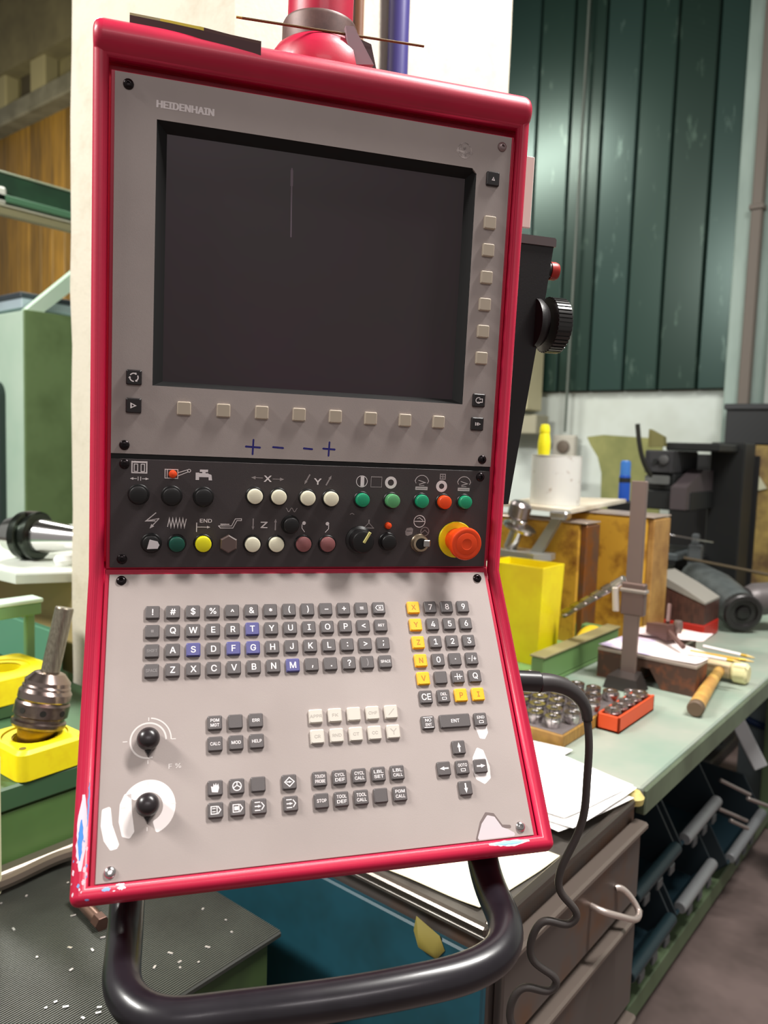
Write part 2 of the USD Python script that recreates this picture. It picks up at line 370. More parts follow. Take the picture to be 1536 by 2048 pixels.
# printed pictograms over the buttons
def sign(shapes, x, y, mat=white_ink): part('pictogram', up(ink(shapes, (x, -y), t=.08)), mat, smooth=False)
dim_ink = M('grey_print', (150, 140, 140), .6)
def frame(w, h, t=.7, c=(0, 0)): return sg.box(c[0] - w / 2, c[1] - h / 2, c[0] + w / 2, c[1] + h / 2).difference(sg.box(c[0] - w / 2 + t, c[1] - h / 2 + t, c[0] + w / 2 - t, c[1] + h / 2 - t))
sign([frame(15, 12, 1.2), frame(4, 8, .8, (-3.2, -.5)), frame(4, 8, .8, (3.2, -.5)), ln((-6, 4.6), (6, 4.6), w=.6)], 26.6, 364)
sign([arrow((-2.5, 0), (-9, 0)), arrow((2.5, 0), (9, 0)), ln((-1.2, -2), (-1.2, 2)), ln((1.2, -2), (1.2, 2))], 26.8, 375.2)
sign([frame(13, 9.5, .8, (0, 0)), ln((-4, -4), (-4, 4), w=.7), ln((6, -2), (16, 2.4), w=.7), ln((6, 1.2), (16, 4.6), w=.7), ring(1.8, .7, (17, 3.6))], 57, 369.5)
sign([sg.box(-6.5, -1.6, 4.5, 2.4), sg.box(-8, -4.6, -4.6, 2.8), sg.Polygon([(3, 2.4), (7.5, .8), (8.2, -4.6), (4.8, -4.6), (4.6, -1), (2, -1)]), sg.box(-1.6, 2, 1.6, 4), sg.box(-4, 3.6, 4, 6)], 88.4, 370.3)
sign([ln((4.5, 8), (-5, -.5), (4, -.2), w=1.0), arrow((7.5, 2.2), (-1.5, -8), w=.9, hd=3), ln((-5, -.5), (7.5, 2.2), w=.8)], 38.6, 416.5)
sign([ln(*[(-9 + 1.64 * i, -4.2 if i % 2 == 0 else 4.2) for i in range(12)], w=.8)], 63.2, 418.5)
sign([ln((-7, 3), (-7, -6.5), w=1.0), arrow((-7, -1.5), (6.5, -1.5))], 89.5, 421)
part('pictogram', up(T(text('END', 3.6, 12), (91.5, -416, 0))), white_ink, smooth=False)
sign([ln((-10, -2), (-8, -4.2), (4.5, -4.2), (8.5, 3.6), (13, 3.6), w=.8), ln((-10, -2), (3.2, -2), (6.8, 5.4), (13, 5.6), (13, 3.6), w=.8), ln((-8, -.4), (1, -.4), w=1.0)], 114, 419)
part('pictogram', up(T(text('X', 6.2, 8), (152.5, -371.6, 0))), white_ink, smooth=False)
sign([arrow((-5, .6), (-17, .8), hd=3), arrow((5, -.2), (17, -.2), hd=3)], 152.5, 371.6, dim_ink)
part('pictogram', up(T(text('Y', 6.2, 8), (204.8, -373, 0))), white_ink, smooth=False)
sign([arrow((-8.5, 6), (-14, -4.5), w=1.4, hd=2.6), arrow((9, -5), (14.5, 5.5), w=1.4, hd=2.6)], 204.8, 371.8, dim_ink)
part('pictogram', up(T(text('Z', 6.2, 7), (150.3, -419.5, 0))), white_ink, smooth=False)
sign([arrow((-11.5, 6), (-11.5, -6), w=1.2, hd=2.4), arrow((11.5, -6), (11.5, 6), w=1.2, hd=2.4)], 150.5, 419, dim_ink)
sign([ln(*[(-6 + .6 * i, 2 * math.cos(i * .62)) for i in range(21)], w=.8)], 178.3, 403.4, dim_ink)
sign([ln((1, -5), (-2, -1), (-2, 3), w=.8), sg.Point(0, 4.4).buffer(1.9)], 192, 421.5); sign([ln((-2, -5), (1.5, -1), (1.5, 3), w=.8), sg.Point(0, 4.4).buffer(1.9)], 217, 421.8)
sign([ring(6.3, .7), sg.box(-1.4, -5.4, 2.6, 5.4)], 252.5, 371.5); sign([frame(12.5, 11.5, .6), ln((-6, 5.4), (6, 5.4), w=1)], 268.6, 371.7, dim_ink); sign([ring(6.6, 3.2)], 284.8, 371.9)
for x in (320, 369.5):
    sign([ring(8.2, .8).intersection(sg.box(-9, 1.5, 9, 9)), ln((-8, 2), (-6.5, -1)), ln((8, 2), (6.5, -1)), ln((-4, 2.4), (4, 0), (-3, -2), w=.8), sg.box(-7, -8.2, 7, -4.6).difference(ln((-6, -6.4), (6, -6.4), w=.5)), ln((-3, -3.2), (3, -3.2), w=.6)], x, 370.8, M('print_pale', (190, 180, 180), .6))
sign([ring(6.4, 3.4)], 343.2, 374.3); sign([frame(7, 6.5, 1.2), ln((-3, 0), (3, 0), w=.9), ln((0, -3), (0, 3), w=.9)], 344, 363.8, dim_ink)
sign([ring(6.9, .9), ln((-6.5, 0), (6.5, 0), w=.9), ln((-3, 3), (0, 4), (4, 1), w=.7)], 319.8, 413.5); sign([ring(5.2, 1.0), ln((-4, -2), (0, 1.6), (4, -2), w=.8)], 326.6, 424.6, dim_ink)
sign([sg.Polygon([(-4, -4), (-1.5, -5), (3.6, -3), (4.4, 3), (2, 4.6), (-3, 3.6), (-4.6, 0)]).difference(ln((-3, .5), (3, .5), w=.7))], 308.6, 424.8, dim_ink)
sign([ln((-2.4, -.6), (0, .7), (2.4, -.6), w=.8)], 243.4, 406.5, dim_ink)
sign([ln((0, 1.5), (0, 5), w=1.4), ln((-6, -4), (6, -4), w=1.2), ln((-5, -3.6), (0, 1.6), (5, -3.6), w=.8)], 262.5, 417.5, dim_ink)

# ------------------------------------------------------------------ keyboard
C0, P, R0 = 41.5, 19.1, (41.4, 60.8, 80.2, 99.5)
LET = ['!#$%^&*()_+=\u2190', '"QWERTYUIOP<\u21a9', '\u21e7ASDFGHJKL:>;', '\u2423ZXCVBNM,.?)\u2423']
small = lambda s, w=9.5, h=2.8: text(s, h, w)
back = ink([ln((-4, 0), (-2, 2.6), (4, 2.6), (4, -2.6), (-2, -2.6), (-4, 0), w=.8), ln((-.6, 1.3), (2.2, -1.3), w=.8), ln((-.6, -1.3), (2.2, 1.3), w=.8)], (0, 0))
faint = M('worn_legend', (128, 122, 122), .6)
for r, row in enumerate(LET):
    for c, ch in enumerate(row):
        x, y = C0 + P * c, R0[r]; m, mk = kgrey, white_ink
        if ch in 'TFM' or (ch in 'SG' and r == 2): m = kblue
        if ch == '\u2190': lg = back
        elif ch == '\u21a9': lg = small('RET', 7)
        elif ch == '\u21e7': lg, mk = small('SHIFT', 9.6), faint
        elif ch == '\u2423': lg, mk = small('SPACE', 10.4), (faint if c == 0 else white_ink)
        elif ch in '_,.': lg = T(text(ch, 6), (.5, -.5 if ch == '_' else -2.4, 0))
        else: lg = text(ch, 6.0)
        if ch in '")' and r in (1, 3): mk = faint
        key(kb, x, y, m, lg, mk, label='blue-tinted key' if m is kblue else None)
dark_on_orange = M('brown_print', (176, 112, 20), .6)
NX, NY = (309, 328.2, 347.2, 366.2), (41.6, 60.9, 80.4, 99.9, 118.8, 138)
for r, row in enumerate(('X789', 'Y456', 'Z123', 'N0.\u00b1', 'V_+Q', 'CDPI')):
    for c, ch in enumerate(row):
        oc = c == 0 and r < 5 or r == 5 and c > 1
        mk = dark_on_orange if oc else white_ink
        if r == 5 and ch == 'C': lg = text('CE', 6.2, 10)
        elif r == 5 and ch == 'D': lg = join(T(small('DEL', 7), (0, 1.9, 0)), ink([frame(5, 2.8, .6)], (0, -2.6)))
        elif ch == '\u00b1': lg = text('-/+', 5.2, 9)
        elif ch == '_': lg = None
        elif r == 4 and ch == '+': lg = ink([ln((-4.5, 0), (4.5, 0), w=.9), ln((-1, -3.5), (-1, 3.5), w=.9), ln((1.6, -2.5), (1.6, 2.5), w=.9)], (0, 0))
        else: lg = text(ch, 6.0 if not oc else 5.2)
        key(kb, NX[c], NY[r], kor if oc else kgrey, lg, mk, label='orange key' if oc else None)
def two(a, b, w=9.6): return join(T(small(a, w), (0, 2.2, 0)), T(small(b, w), (0, -2.2, 0)))
sq = ink([frame(5, 2.8, .6)], (0, -2.6))
key(kb, 307.4, 163.6, kgrey, join(two('NO', 'ENT', 6.5), ink([ln((-5, 5), (5, 5), w=.7), ln((-5, -5), (5, -5), w=.7)], (0, 0))))
key(kb, 336.2, 163.6, kgrey, small('ENT', 9, 3.4), cap=key_cap(32.5, 13.6))
key(kb, 364.2, 163.8, kgrey, join(T(small('END', 8), (0, 2, 0)), sq))
for x, y, d in ((335.8, 189.8, 90), (317, 208.8, 180), (355.7, 209.2, 0), (336.2, 228.5, 270)):
    a = arrow((-4.5, 0), (4.8, 0), w=1.5, hd=3.2)
    key(kb, x, y, kgrey, ink([affinity.rotate(a, d, origin=(0, 0))], (0, 0)))
key(kb, 336.4, 209.0, kgrey, join(T(small('GOTO', 9.6), (0, 2, 0)), sq))
for (x, y), lg in {(98.7, 151.3): two('PGM', 'MGT', 8), (117.7, 151.3): None, (136.7, 151.3): small('ERR', 7), (98.7, 170.5): small('CALC', 9), (117.7, 170.5): small('MOD', 8.6), (136.7, 170.5): small('HELP', 9)}.items(): key(kb, x, y, kgrey, lg)
hand = ink([sg.Polygon([(-3, -3.5), (2.2, -4), (3.4, 0), (2.6, 3.6), (1.4, 1.6), (.6, 4.2), (-.4, 1.8), (-1.4, 4), (-2, 1), (-3.8, 1.6)])], (0, 0))
wheel = ink([ring(4.2, .9), ln((-3.6, -1.6), (0, .8), (3.6, -1.6), w=.9), ln((0, .8), (0, 4), w=.9)], (0, 0))
pages = ink([frame(6, 7, .8, (-1.4, 0)), ln((-3, 1.4), (0, 1.4)), ln((-3, -1.2), (0, -1.2)), ln((2, 3.2), (4.4, 0), (2, -3.2), w=.9)], (0, 0))
blockr = ink([frame(6, 7, .8, (-1.4, 0)), sg.box(-3, -1.6, .6, 1.6), ln((2, 3.2), (4.4, 0), (2, -3.2), w=.9)], (0, 0))
run = ink([ln((1, 3.4), (-4, 3.4), w=.9), ln((-4, -3.4), (1, -3.4), w=.9), arrow((-4, 0), (2, 0), w=1.0, hd=2), ln((2, 3.2), (4.4, 0), (2, -3.2), w=.9)], (0, 0))
diam = ink([ln((-4.4, 0), (0, 4), (4.4, 0), (0, -4), (-4.4, 0), w=.9), arrow((-3, 0), (2.4, 0), w=.9, hd=1.8)], (0, 0))
for (x, y), lg in {(98, 209.2): hand, (117.2, 209.2): wheel, (136.3, 209): None, (98, 228): pages, (117.2, 228): blockr, (136.3, 228): run, (164.8, 209.3): diam, (164.9, 228.2): run}.items(): key(kb, x, y, kgrey, lg)
lg2 = M('pale_print', (168, 160, 152), .6)
for i, s in enumerate(('APPR', 'FK', '', 'CHF', 'L', 'CR', 'RND', 'CT', 'CC', 'C')):
    x, y = 194.2 + 19 * (i % 5), (150.8, 170.1)[i // 5]
    s_ = {'L': ink([ln((-3, -3), (3, 3), w=.8)], (0, 0)), 'C': ink([ln((-3, 3), (0, 0), (3, 3), w=.8), ln((0, 0), (0, -3), w=.8)], (0, 0))}
    key(kb, x, y, klight, s_[s] if s in s_ else small(s, 3 * len(s)) if s else None, lg2, label='light grey key')
for i, s in enumerate((('TOUCH', 'PROBE'), ('CYCL', 'DEF'), ('CYCL', 'CALL'), ('LBL', 'SET'), ('LBL', 'CALL'), ('STOP',), ('TOOL', 'DEF'), ('TOOL', 'CALL'), None, ('PGM', 'CALL'))):
    x, y = 193.5 + 18.95 * (i % 5), (208.8, 228.2)[i // 5]
    key(kb, x, y, kgrey, None if s is None else small(s[0], 9) if len(s) == 1 else two(*s, 9.4))
# override knobs with their printed scales
for x, y, arcs in ((39.8, 163, True), (40.2, 219, False)):
    k = part('override_knob', kb(T(lathe([(8, 0), (8, 2), (9.6, 3), (10.1, 7), (9.4, 11.5), (6.8, 14.6), (3.5, 15.8)], 40), (x, -y, 0))), M('knob_black', (34, 28, 30), .3), label='black domed override knob')
    obj('pointer_tip', kb(T(hull([(-3, -9.5, 0), (3, -9.5, 0), (0, -15, 0), (-3, -9.5, 7), (3, -9.5, 7), (0, -14, 5)]), (x, -y, 0))), M('knob_black', 0), k)
    g = [ln((0, 17.4), (0, 20.6), w=.8), ln((0, -17.4), (0, -20.6), w=.8), ln((-18, 0), (-22, 0), w=.8), ln((20, 0), (24, 0), w=.8)]
    if arcs: g += [ring(16.2, 1.5).difference(sg.Polygon([(0, 0), (8, -30), (30, -30), (30, 0)])), ring(20.5, 1.2).intersection(sg.Polygon([(0, 0), (3, 30), (30, 30), (30, 0)]))]
    part('printed_scale', kb(ink(g, (x, -y), t=.06)), faint_ink, smooth=False)
part('printed_scale', kb(T(text('F %', 4, 11), (63, -187, 0))), faint_ink, smooth=False)

# worn patches of the keyboard foil
worn = M('bare_patch', (232, 222, 220), .6)
def blot(pts, z=.04): return kb(extr(sg.Polygon(pts).buffer(-1.6).buffer(1.9, 8), 0, z))
def arcpatch(c, r0, r1, a0, a1):
    a = np.radians(np.linspace(a0, a1, 30)); return [(c[0] + r1 * math.cos(t), c[1] + r1 * math.sin(t)) for t in a] + [(c[0] + r0 * math.cos(t), c[1] + r0 * math.sin(t)) for t in a[::-1]]
part('worn_patch', blot(arcpatch((41, -220), 12.5, 22.5, -72, 150)), worn, smooth=False)
part('worn_patch', blot([(21, -208), (26, -207), (27, -222), (29.5, -239), (26, -244), (20, -242), (17, -230), (17.5, -216)]), worn, smooth=False)
part('worn_patch', blot([(3, -219), (9.5, -217), (11.5, -232), (17.5, -248), (16, -251), (11, -252), (5.5, -244), (2.6, -232)]), worn, smooth=False)
part('worn_patch', blot([(358, -170), (370, -170), (370.5, -177), (366, -183), (361, -182)]), worn, smooth=False)
part('worn_patch', blot([(350, -200), (356, -191), (362, -194), (366, -210), (365, -221), (358, -226), (350, -221), (347.5, -212)]), worn, smooth=False)
part('worn_patch', blot([(341, -275.6), (348, -262), (355, -255), (362, -257), (368, -267), (374, -269.5), (384, -275.6)]), M('worn_lilac', (196, 186, 190), .6), smooth=False)
part('worn_patch', kb(extr(sg.LineString([(341, -275), (347.5, -261), (354, -253.6), (361, -255), (368, -266), (376, -267)]).buffer(1.6), 0, .03)), M('scuff_dark', (112, 98, 96), .7), smooth=False)
# chipped paint on the frame
def chip(axis, c0, spans, r, ang0, ang1, mat, seed, label=None):
    """A thin ragged flake lying on a rail of radius r: along axis from c0, between two angles round it."""
    rng = np.random.RandomState(seed); n = 16; v = []
    L0, L1 = spans; a0, a1 = math.radians(ang0), math.radians(ang1)
    for i in range(n):
        t = i / (n - 1); w = math.sin(math.pi * min(max(t, .03), .97)) ** .6; mid = (a0 + a1) / 2 + rng.uniform(-.06, .06); hw = (a1 - a0) / 2 * w * rng.uniform(.8, 1.1)
        for k in range(7):
            a = mid + hw * (k / 3 - 1)
            v.append(c0 + axis[0] * (L0 + (L1 - L0) * t) + r * (axis[1] * math.cos(a) + axis[2] * math.sin(a)))
    f = []
    for i in range(n - 1):
        for k in range(6):
            p = i * 7 + k; f += [(p, p + 7, p + 8), (p, p + 8, p + 1)]
    part('paint_chip', up(trimesh.Trimesh(v, f, process=False)), mat, smooth=True, label=label)
lilac, chipblue, primer = M('chip_white', (226, 196, 208), .5), M('chip_blue', (66, 130, 205), .5), M('chip_pale_blue', (118, 150, 205), .5)
KD, KN, EX = KR @ np.array([0, -1, 0]), KR @ np.array([0, 0, 1]), np.array([1., 0, 0])
rl = kp(-RX, 0, zt)
chip((KD, EX, KN), rl, (206, 266), 7.06, 55, 125, lilac, 1, 'pale primer showing through chipped red paint')
chip((KD, EX, KN), rl, (226, 258), 7.14, 78, 112, chipblue, 2, 'blue primer showing through chipped red paint')
chip((KD, EX, KN), rl, (196, 232), 7.1, 46, 62, primer, 3)
bl = kp(0, 284.4, zt)
chip((EX, KN, -KD), bl, (350, 392), 7.06, 0, 50, lilac, 4); chip((EX, KN, -KD), bl, (356, 386), 7.12, 8, 42, M('chip_sky', (110, 160, 205), .5), 5, 'blue primer showing through chipped red paint')
rng = np.random.RandomState(5)
for i in range(15):
    t = 284 - abs(rng.normal(0, 22)); a = rng.uniform(40, 150); s = rng.uniform(.6, 2.4)
    chip((KD, EX, KN), rl, (t - s, t + s), 7.1, a - s * 5, a + s * 5, (lilac, primer, lilac)[i % 3], 20 + i)
for i in range(5):
    t = rng.uniform(-8, 22); a = rng.uniform(-40, 60); s = rng.uniform(1, 4)
    chip((EX, KN, -KD), bl, (t - s, t + s), 7.1, a - s * 4, a + s * 4, (lilac, primer)[i % 2], 60 + i)

# tubular handle under the keyboard, and the hanging arm above
tubeblk = M('handle_black', (20, 16, 22), .32, .0, (27, 23, 29), 30, coat=.25)
HPTS = [(.024, -.70, .068), (.0238, -.745, .080), (.0232, -.767, .108), (.0222, -.775, .150), (.027, -.776, .192), (.049, -.777, .2175), (.09, -.776, .2270), (.1432, -.771, .2364), (.198, -.767, .2434), (.2604, -.7635, .2460), (.3064, -.7615, .2415), (.3392, -.7586, .2254), (.3540, -.7565, .199), (.3606, -.755, .160), (.3660, -.744, .120), (.3685, -.70, .098)]
part('handle', tube(spline(HPTS, 90), .0156, 24), tubeblk, smooth=True, label='black tubular handle')

# hanging arm: dome flange, collar, upright tube (panel millimetres)
def yax(mesh, x, y, z): return up(T(mesh, (x, y, z), R=rot((1, 0, 0), -90)))
part('arm_flange', yax(lathe([(60, 0), (60, 44), (58, 60), (50, 72), (42, 78), (38, 84)], 48), 213, 29, -120), red)
part('arm_collar', yax(lathe([(39, 0), (42, 2), (42, 26), (40, 30), (36.5, 31)], 48), 211, 101, -120), M('collar_brown', (104, 78, 72), .5, .2, (84, 60, 56), 60), label='dull brown steel swivel collar')
part('arm_tube', yax(lathe([(36.5, 0), (36.5, 1700)], 48), 211, 120, -120), red)
part('arm_strap', up(hull([(x, y, z) for (x, y) in ((229, 112), (238, 113), (262, 78), (236, 74)) for z in (-68, -76)])), M('strap_grey', (138, 122, 128), .5), label='flat grey strap')
part('arm_strap', up(hull([(x, y, z) for (x, y) in ((238, 112), (262, 106), (270, 78), (258, 72)) for z in (-84, -92)])), M('strap_dark', (58, 30, 34), .6), label='dark strap behind the grey one')

# ================================================================== things on and beside the panel
def local(name, label, cat, at):
    """A thing placed in the panel's frame (millimetres): its Xform stands at its own base."""
    return thing(name, label, cat, PO + (np.array(at) * MM) @ PX, PX)
w_ = local('welding_rod', 'thin brown welding rod lying across the arm above the panel', 'rod', (120, 102, -74))
obj('wire', up(T(rod((0, 0, 0), (200, 7.8, 0), 1.3, 10), (0, 0, 0))), M('rod_brown', (92, 70, 38), .5, .5), w_)
obj('bare_tip', up(rod((-6, -.2, 0), (1, 0, 0), 1.25, 10)), M('rod_tip', (150, 132, 60), .5, .3), w_)
t_ = local('sticker_strip', 'curled dark strip with a yellow edge on top of the red frame', 'strip', (12, 45, -20))
pts = [(0, 9.0, 1.8), (36, 5.6, -2.6), (57, 3.4, -5.6), (64, 2.9, -7.6), (90, .4, -8.9), (119, -1.0, -10.4)]
def ribbon(a, b, lo, hi, z0=-.4, z1=.4):
    v = []; xs = np.linspace(a, b, 14)
    tp = np.interp(xs, [p[0] for p in pts], [p[1] for p in pts]); bt = np.interp(xs, [p[0] for p in pts], [p[2] for p in pts]); n = len(xs)
    for z in (z1, z0):
        for fr in (lo, hi):
            v += [(x, b_ + (t - b_) * fr, z + np.interp(x, (0, 36, 63, 119), (16, 23, 28, 30.6))) for x, t, b_ in zip(xs, tp, bt)]
    f = []
    for i in range(n - 1):
        for A, B in ((0, 1), (3, 2), (1, 3), (2, 0)): f += [(A * n + i, A * n + i + 1, B * n + i + 1), (A * n + i, B * n + i + 1, B * n + i)]
    f += [(0, n, 3 * n), (0, 3 * n, 2 * n), (n - 1, 3 * n - 1, 4 * n - 1), (n - 1, 4 * n - 1, 2 * n - 1)]
    return trimesh.Trimesh(v, f, process=False)
obj('strip_face', up(ribbon(0, 119, -.6, .72)), M('strip_dark', (56, 4, 8), .6), t_)
obj('pale_edge', up(ribbon(0, 27, .72, 1)), M('strip_pale', (168, 160, 118), .6), t_)
obj('yellow_edge', up(ribbon(27, 66, .72, 1)), M('strip_yellow', (214, 190, 60), .6), t_)
obj('brown_edge', up(ribbon(66, 119, .72, 1)), M('strip_brown', (70, 30, 20), .6), t_)
c_ = local('plastic_holder', 'pinkish white plastic strip at the right edge of the panel', 'holder', (424, -73, -64))
obj('strip', up(T(box((0, 0, 0), (34, 80, 4), .8), (0, 0, 0))), M('card_white', (232, 214, 204), .55), c_)
obj('stem', up(T(box((6, -14, .5), (24, 0, 3.5), .5))), M('card_white', 0), c_)
# hand-held handwheel pendant hung on the right flank
pn = local('handwheel_pendant', 'black handwheel pendant with red button hung on the panel flank', 'pendant control', (423, -400, -60))
def pd(m): return up(T(m, (-423, 400, 60)))
ob = hull([(x, y, z) for z in (-100, -56) for x, y in ((424, -86), (486, -86), (488, -90), (482, -150), (470, -214), (460, -300), (452, -398), (424, -400))])
obj('body', pd(ob), M('pendant_black', (20, 16, 18), .42, bump=(400, .1)), pn, smooth=20)
obj('end_cap', pd(hull([(x, y, z) for z in (-102, -54) for x, y in ((424, -92), (490, -92), (490, -84), (488, -82), (424, -82))])), M('pendant_edge', (92, 84, 84), .4), pn)
def xax(mesh, x, y, z): return pd(T(mesh, (x, y, z), R=rot((0, 1, 0), 90)))
b_ = obj('stop_button', xax(lathe([(10, 0), (10, 10), (9, 10.5), (9, 12)], 30), 479, -117, -68), black, pn)
obj('red_cap', xax(lathe([(10.6, 11), (10.8, 18), (9.5, 21.5), (6, 22.5)], 30), 479, -117, -68), M('cap_red', (168, 40, 30), .4), b_)
obj('wheel_boss', xax(lathe([(30, 0), (30, 6), (26, 12), (24, 14)], 36), 470, -181, -66), M('pendant_black', 0), pn)
g = sg.Point(0, 0).buffer(33, 24)
for k in range(40): g = g.difference(affinity.rotate(sg.box(31.4, -1.0, 36, 1.0), k * 9, origin=(0, 0)))
obj('knurled_wheel', xax(T(extr(g, 0, 18), (0, 0, 0)), 490, -181, -66), M('wheel_black', (30, 28, 28), .3, coat=.4), pn, smooth=20)
obj('wheel_face', xax(lathe([(30, 18), (29, 20), (20, 20.5)], 36), 490, -181, -66), black, pn)
# coiled lead of the pendant
cpts = [(-.3931, .7692, 1.238), (-.3755, .7896, 1.2351), (-.3597, .8071, 1.2201), (-.3526, .8163, 1.1932), (-.3486, .8163, 1.1649), (-.3471, .813, 1.125), (-.3474, .8075, 1.0793), (-.3557, .7969, 1.0447), (-.3624, .7884, 1.0187), (-.3597, .788, .996), (-.3441, .7975, .9681), (-.348, .7936, .9617), (-.3712, .7749, .963), (-.3814, .7642, .9409), (-.3763, .7655, .9154), (-.3557, .7794, .8917), (-.3583, .7766, .8859), (-.3828, .7569, .8866), (-.3936, .7458, .8661), (-.3877, .7473, .8378), (-.372, .762, .815), (-.39, .75, .79), (-.405, .735, .76)]
cb = thing('coiled_cable', 'dark grey coiled cable plugged into the right edge of the panel', 'cable', (-.4061, .7526, 1.2411))
base = np.array((-.4061, .7526, 1.2411))
cabm = M('cable_grey', (62, 56, 54), .5)
obj('lead', tube(spline(np.array(cpts) - base, 220), .0044, 12), cabm, cb, smooth=True)
obj('plug', rod((-.05, -.06, .006), (.0145, .019, -.002), .0118, 24), M('plug_black', (38, 34, 36), .35), cb)
obj('strain_relief', tube(spline(np.array(cpts[0:4]) - base, 24), np.linspace(.0112, .006, 24), 18), M('boot_grey', (58, 54, 54), .45), cb, smooth=True)

# ================================================================== the setting
floorm = M('floor_concrete', (112, 96, 92), .65, 0, (74, 62, 58), 3.2, (.35, .7), (60, .2, .002))
struct('floor', box((-13, -3.5, -.1), (4, 7, 0), 0), floorm)
wallw = M('wall_white', (200, 208, 202), .8, 0, (178, 184, 174), 1.4, (.45, .75), (25, .2, .004))
wb = struct('wall_back', box((-13, 5.0, 0), (4, 5.25, 7.4), 0), wallw)
greens = [M('clad_green_%d' % i, c, .27, .35, c2, 5, (.62, .76), stretch=(3, 1, .9)) for i, (c, c2) in enumerate([((38, 62, 54), (84, 104, 94)), ((33, 55, 47), (74, 96, 84)), ((42, 66, 60), (90, 112, 104))])]
browns = [M('clad_brown_%d' % i, c, .55, 0, c2, 2.4, (.35, .7), stretch=(8, 1, .6)) for i, (c, c2) in enumerate([((128, 96, 30), (84, 62, 22)), ((112, 84, 26), (74, 55, 20)), ((138, 104, 34), (94, 70, 24))])]
def board(x0, x1, z0, z1, mat): obj('wall_board', hull([(x, y, z) for x, y in ((x0, 4.99), (x1, 4.99), (x0, 4.951), (x1, 4.951), (x0 + .008, 4.944), (x1 - .008, 4.944)) for z in (z0, z1)]), mat, wb, smooth=False)
GX = [-3.55, -3.30, -3.042, -2.751, -2.497, -2.268, -2.027, -1.799, -1.554, -1.372]
for i in range(len(GX) - 1): board(GX[i] + .006, GX[i + 1] - .006, 1.905, 7.0, greens[i % 3])
for i in range(12): board(-11.45 + .292 * i + .01, -11.45 + .292 * (i + 1) - .01, 1.9, 5.5, browns[(i * 2) % 3])
obj('backing_board', box((-12, 4.985, 1.9), (-1.37, 4.999, 5.6), 0), M('gap_dark', (14, 14, 12), .8), wb)
struct('trim_1', box((-1.372, 4.88, .0), (-1.17, 4.999, 7.0), .01), M('trim_sage', (150, 168, 160), .6, 0, (120, 138, 130), 3, (.4, .7), stretch=(1, 1, .3)))
struct('trim_2', box((-11.6, 4.72, 5.36), (-8.0, 4.999, 5.58), .02), M('ledge_grey', (106, 104, 92), .6, 0, (84, 82, 70), 3))
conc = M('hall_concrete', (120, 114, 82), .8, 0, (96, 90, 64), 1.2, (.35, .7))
obj('upper_wall', box((-12, 4.93, 5.56), (-7.6, 4.999, 7.4), 0), conc, wb)
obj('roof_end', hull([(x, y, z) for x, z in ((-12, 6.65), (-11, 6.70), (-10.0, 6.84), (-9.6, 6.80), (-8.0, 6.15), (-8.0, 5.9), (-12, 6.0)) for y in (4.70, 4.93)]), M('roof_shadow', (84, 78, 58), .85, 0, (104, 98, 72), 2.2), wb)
for a, b in ((-10.45, -10.18), (-9.55, -9.2)): obj('stub_post', box((a, 4.74, 5.56), (b, 4.93, 6.3), .02), M('post_olive', (132, 126, 96), .8), wb)
obj('vent_recess', box((-10.1, 4.9, 5.6), (-9.8, 4.928, 6.12), 0), M('recess_brown', (56, 50, 36), .8), wb)
struct('ceiling', box((-13, -3.5, 7.4), (4, 7, 7.5), 0), M('ceiling_grey', (90, 88, 80), .8))

# pillar: rough plaster on two faces
def plaster(lo, hi, seed, amp=.006):
    m = trimesh.creation.box(np.array(hi) - lo); m.apply_translation((np.array(hi, float) + lo) / 2)
    for _ in range(5): m = m.subdivide()
    v = np.array(m.vertices); n = meshkit.fbm(v * (9, 9, 6), 4, seed) - .5; c = (np.array(lo) + hi) / 2
    d = (v - c); d[:, 2] = 0; e = np.abs(d) / ((np.array(hi) - lo) / 2 + 1e-9); d = np.sign(d) * (e > .999)
    v += d * n[:, None] * amp * 2; m.vertices = v; return m
struct('pillar', plaster((-1.75, .965, 0), (-1.172, 1.94, 4.2), 3), M('plaster_cream', (204, 196, 180), .85, 0, (190, 182, 164), 16, (.5, .78), (90, .5, .002)), smooth=60)
bp = single('water_pipe', rod((-1.138, 1.402, .9), (-1.138, 1.402, 4.15), .0235, 24), M('pipe_blue', (62, 56, 118), .38), 'dark blue upright pipe clipped to the cream pillar', 'pipe')
single('conduit_rod', rod((-1.158, 1.292, .9), (-1.158, 1.292, 4.15), .0095, 12), M('pipe_rust', (112, 72, 46), .6), 'thin rusty conduit on the pillar beside the red arm', 'pipe')

# fittings on the far wall
fz = thing('fuse_box', 'dark grey switch box on the wall at the right picture edge', 'switch box', (-1.18, 4.86, 1.56))
obj('case', box((-.13, -.12, 0), (.32, 0, .21), .01), M('box_black', (34, 36, 38), .5), fz); obj('lid', box((-.14, -.135, .20), (.33, 0, .235), .006), M('box_lid', (52, 54, 56), .5), fz)
single('cable_duct', join(box((-1.275, 4.82, 1.79), (-1.215, 4.879, 6.9), .006), box((-1.285, 4.81, 2.9), (-1.205, 4.879, 2.93), .004)), M('duct_brown', (104, 96, 88), .6), 'upright grey brown cable duct on the pale wall trim', 'cable duct')
single('wall_conduit', rod((-2.395, 4.9, 1.62), (-2.37, 4.9, 6.9), .009, 10), M('conduit_grey', (84, 92, 84), .5), 'thin grey conduit running down the green cladding', 'conduit')
so = thing('wall_socket', 'grey wall socket at the lower end of the thin conduit', 'socket', (-2.40, 4.95, 1.33))
obj('case', box((-.085, -.05, 0), (.085, .0, .27), .01), M('socket_grey', (176, 172, 160), .6), so)
for z in (.08, .19): obj('outlet', T(lathe([(.045, 0), (.045, .012), (.034, .018)], 24), (0, -.05, z), R=rot((1, 0, 0), 90)), M('outlet_brown', (98, 86, 74), .6), so)
